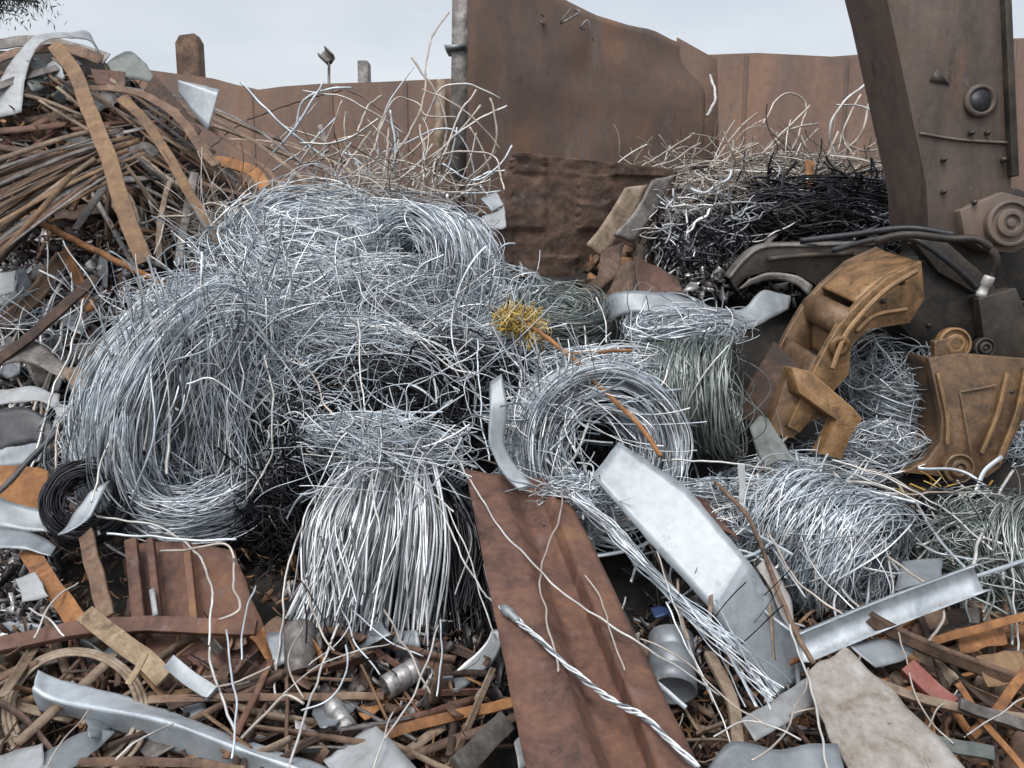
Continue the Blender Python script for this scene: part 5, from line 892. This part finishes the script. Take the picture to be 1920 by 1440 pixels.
def plates(n, zone, spx, mats, lift, name, label, cat, group):
    for i in range(n):
        x, y = rng.uniform(zone[0], zone[2]), rng.uniform(zone[1], zone[3]); a = rng.uniform(0, 6.28); l, w_ = rng.uniform(*spx), rng.uniform(*spx) * .6; c_, s_ = math.cos(a), math.sin(a)
        if not hits(x, y - l): continue
        lf = rng.uniform(*lift); b_ = rng.uniform(-.12, .12); q = rng.uniform(-.1, .1)
        rows_ = [[(x + c_ * u * l - s_ * v_ * w_ * k_, y + s_ * u * l + c_ * v_ * w_ * k_, lf + b_ * u + q * v_ + (.03 if u == 0 else 0)) for v_ in (-1, 1)] for u, k_ in ((-1, rng.uniform(.6, 1.1)), (0, 1), (1, rng.uniform(.4, 1.1)))]
        sheet(name, rows_, mats[rng.integers(len(mats))], label, cat, .004, .012, 12, 5, .012, group, i)
plates(46, (0, 1170, 880, 1440), (18, 55), ['dull_sheet', 'silver_sheet', 'rust_brown', 'rust_dark', 'rust_red', 'rust_orange', 'rust_grey', 'rust_brown'], (.0, .14), 'scrap_plate', 'small torn plate in the litter at the lower left', 'scrap plate', 'small plates at the lower left')
plates(30, (1560, 1160, 1930, 1440), (20, 60), ['rust_brown', 'rust_orange', 'rust_tan', 'rust_dark', 'rust_orange', 'rust_grey'], (.0, .14), 'scrap_plate', 'small rusty plate in the litter at the lower right', 'scrap plate', 'small plates at the lower right')
plates(30, (-20, 500, 250, 720), (15, 45), ['white_sheet', 'dull_sheet', 'rust_grey', 'silver_sheet', 'rust_brown', 'black_plastic'], (.0, .16), 'scrap_plate', 'small crumpled plate on the left slope', 'scrap plate', 'small plates on the left slope')
plates(24, (60, 90, 380, 440), (20, 50), ['rust_grey', 'rust_dark', 'rust_brown', 'green_grey'], (.0, .2), 'scrap_plate', 'small dark plate jumbled in the left heap', 'scrap plate', 'small plates in the left heap')
# the fan of strips at left, traced as a family
for i in range(36):
    u = i / 35; y0 = 300 + 195 * u + rng.uniform(-8, 8); x1 = 240 - 60 * u + rng.uniform(-50, 70); y1 = 240 + 90 * u + rng.uniform(-10, 10); l_ = 5.15 - .5 * u + rng.uniform(-.08, .08)
    bar('rusty_strip', [(-60, y0 + (y0 - y1) * .28, l_), (x1 * .5, (y0 + y1) / 2 - 6, l_ + .2), (x1, y1, l_ + .38)], rng.uniform(5, 12), ['rust_brown', 'rust_tan', 'rust_grey', 'rust_brown', 'rust_amber', 'rust_dark'][i % 6], 'straight rusty strip in the fan at the left margin', 'steel strip', .003, roll=rng.uniform(-.6, .6), group='strips in the left fan', m=14)
scatter(26, (170, 150, 420, 300), -30, 8, (220, 400), (4, 8), ['rust_brown', 'rust_tan', 'rust_grey', 'rust_brown'], (.15, .4), 'rusty_strip', 'long thin rusty strip sloping down right across the left heap', 'steel strip', 'long strips sloping off the left heap', .08, (.003, .006))
scatter(46, (-20, 130, 420, 330), -14, 22, (160, 420), (5, 15), ['rust_brown', 'rust_tan', 'rust_grey', 'rust_brown', 'rust_red'], (.05, .3), 'rusty_strip', 'thin rusty strip jumbled on the upper left heap', 'steel strip', 'jumbled strips of the upper left heap', .1, (.004, .012))
scatter(22, (180, 300, 500, 500), -55, 30, (80, 240), (4, 11), ['rust_brown', 'rust_tan', 'rust_grey', 'rust_dark'], (.02, .2), 'rusty_strip', 'thin rusty strip jumbled right of the left fan', 'steel strip', 'jumbled strips right of the left fan', .15, (.004, .012))
scatter(26, (-20, 480, 240, 720), 40, 35, (60, 200), (6, 20), ['rust_brown', 'rust_grey', 'dull_sheet', 'white_sheet', 'rust_red'], (.02, .15), 'metal_offcut', 'short metal offcut strewn on the left slope', 'offcut', 'offcuts on the left slope', .2)
scatter(95, (0, 1180, 880, 1440), 10, 40, (70, 280), (5, 19), ['rust_brown', 'rust_dark', 'rust_red', 'rust_tan', 'rust_amber', 'rust_brown', 'rust_grey', 'rust_dark'], (.04, .2), 'rusty_bar', 'rusty bar among the litter at the lower left', 'bar', 'bars in the lower left litter', .08, (.004, .010), (None, None, ell))
scatter(75, (1560, 1170, 1930, 1440), -20, 40, (70, 280), (5, 18), ['rust_brown', 'rust_orange', 'rust_tan', 'rust_orange', 'rust_dark', 'rust_brown'], (.04, .2), 'rusty_bar', 'rusty bar among the litter at the lower right', 'bar', 'bars in the lower right litter', .08, (.004, .010), (None, None, ell))
scatter(36, (1190, 1150, 1500, 1430), -30, 40, (60, 180), (5, 14), ['rust_brown', 'rust_tan', 'dull_sheet', 'rust_red'], (.02, .15), 'metal_offcut', 'narrow offcut in the gap between beam and off white board', 'offcut', 'offcuts in the lower right gap', .1, (.004, .012))
scatter(18, (1360, 340, 1740, 470), 20, 40, (80, 220), (6, 14), ['black_plastic', 'dull_sheet', 'rust_dark', 'rust_grey'], (.05, .3), 'metal_strip', 'dark strip in the black wire behind the grapple', 'metal strip', 'strips behind the grapple', .25, (.004, .01))
def loose(n, zone, ang, spread, lpx, wpx, mats, lift, label, group, curve=.25):
    for i in range(n):
        x, y = rng.uniform(zone[0], zone[2]), rng.uniform(zone[1], zone[3]); a = R(rng.normal(ang, spread)); l = rng.uniform(*lpx) / 2
        bx, by = math.cos(a), -math.sin(a); cv = rng.normal(0, curve) * l; lf = rng.uniform(*lift)
        p = pts([(x - bx * l, y - by * l, lf), (x - bx * l * .3 + by * cv, y - by * l * .3 - bx * cv, lf + .03), (x + bx * l * .4 + by * cv * .8, y + by * l * .4 - bx * cv * .8, lf + .03), (x + bx * l, y + by * l, lf)])
        path = crom(p, 26); path = path + np.array([np.array(mnoise.noise_vector(Vector(q) * 8)) * .012 for q in path])
        mb = MB(); tubes(mb, [path], rng.uniform(*wpx) * .5 * p[1][1] / F, 5); build('loose_wire', mb, mats[rng.integers(len(mats))], label, 'wire', group, smooth=True)
loose(26, (430, 400, 940, 650), 20, 60, (90, 260), (4, 7), ['pale_wire', 'bright_wire', 'zinc_wire'], (.3, .5), 'stray pale wire on the grey snarl at the heap top', 'stray wires on the heap top')
loose(24, (520, 650, 900, 870), 10, 60, (90, 260), (4, 7), ['zinc_wire', 'tan_wire', 'pale_wire'], (.2, .45), 'stray wire across the dark central hollow', 'stray wires in the dark hollow')
loose(16, (180, 560, 500, 980), 75, 30, (90, 220), (4, 6), ['pale_wire', 'bright_wire'], (.35, .5), 'stray bright wire on the flank of the oval coil', 'stray wires on the oval coil')
loose(16, (1250, 910, 1900, 1010), 5, 35, (120, 320), (4, 7), ['pale_wire', 'tan_wire', 'zinc_wire'], (.2, .4), 'stray pale wire strewn below the grapple', 'stray wires below the grapple')
loose(14, (1300, 880, 1680, 1180), -45, 25, (90, 240), (4, 7), ['bright_wire', 'zinc_wire'], (.2, .35), 'stray bright wire round the bristling coil', 'stray wires round the bristling coil')
loose(38, (520, 200, 930, 390), 60, 45, (90, 280), (2.5, 5), ['tan_wire', 'tan_wire', 'pale_wire', 'zinc_wire'], (.1, .6), 'thin tan wire springing up above the top coils', 'springing wires above the top coils', .4)
loose(14, (1280, 220, 1740, 330), 40, 50, (80, 200), (2.5, 5), ['tan_wire', 'tan_wire', 'pale_wire'], (.1, .5), 'thin wire springing up behind the grapple', 'springing wires behind the grapple', .4)
loose(14, (0, 560, 240, 960), 70, 25, (90, 220), (4, 7), ['pale_wire', 'tan_wire'], (.15, .3), 'stray pale wire over the left slope', 'stray wires on the left slope')
loose(16, (1720, 930, 1920, 1180), 80, 40, (90, 220), (4, 7), ['pale_wire', 'green_wire'], (.15, .3), 'stray wire near the right margin', 'stray wires near the right margin')
loose(16, (60, 1060, 860, 1400), 70, 40, (100, 260), (3, 5), ['pale_wire', 'tan_wire', 'zinc_wire'], (.2, .4), 'stray wire draped over the lower left litter', 'stray wires at the lower left')
loose(18, (1050, 1000, 1900, 1400), 60, 45, (100, 260), (3, 5), ['pale_wire', 'tan_wire', 'zinc_wire'], (.25, .45), 'stray wire draped over the lower right scrap', 'stray wires at the lower right')
scatter(44, (440, 430, 920, 880), 10, 70, (60, 190), (4, 8), ['galv_sheet', 'bright_galvanised', 'bright_galvanised'], (.35, .55), 'metal_ribbon', 'narrow bright metal ribbon caught in the wire at the heap centre', 'metal ribbon', 'bright ribbons in the wire heap', .25, (.002, .003))
scatter(20, (1180, 880, 1880, 1080), -15, 50, (60, 190), (4, 8), ['galv_sheet', 'bright_galvanised'], (.3, .45), 'metal_ribbon', 'narrow bright metal ribbon in the wire below the grapple', 'metal ribbon', 'bright ribbons below the grapple', .25, (.002, .003))
scatter(16, (1080, 920, 1480, 1300), -45, 25, (90, 260), (4, 9), ['bright_galvanised', 'galv_sheet', 'rust_tan'], (.3, .5), 'metal_ribbon', 'narrow metal ribbon lying round the creased silver sheet', 'metal ribbon', 'ribbons round the silver sheet', .15, (.002, .003))
for o in scene.objects:
    if '_b' in o: del o['_b']
print('objects', len(scene.objects), 'tris~', sum(len(o.data.polygons) for o in scene.objects if o.type == 'MESH') * 2)
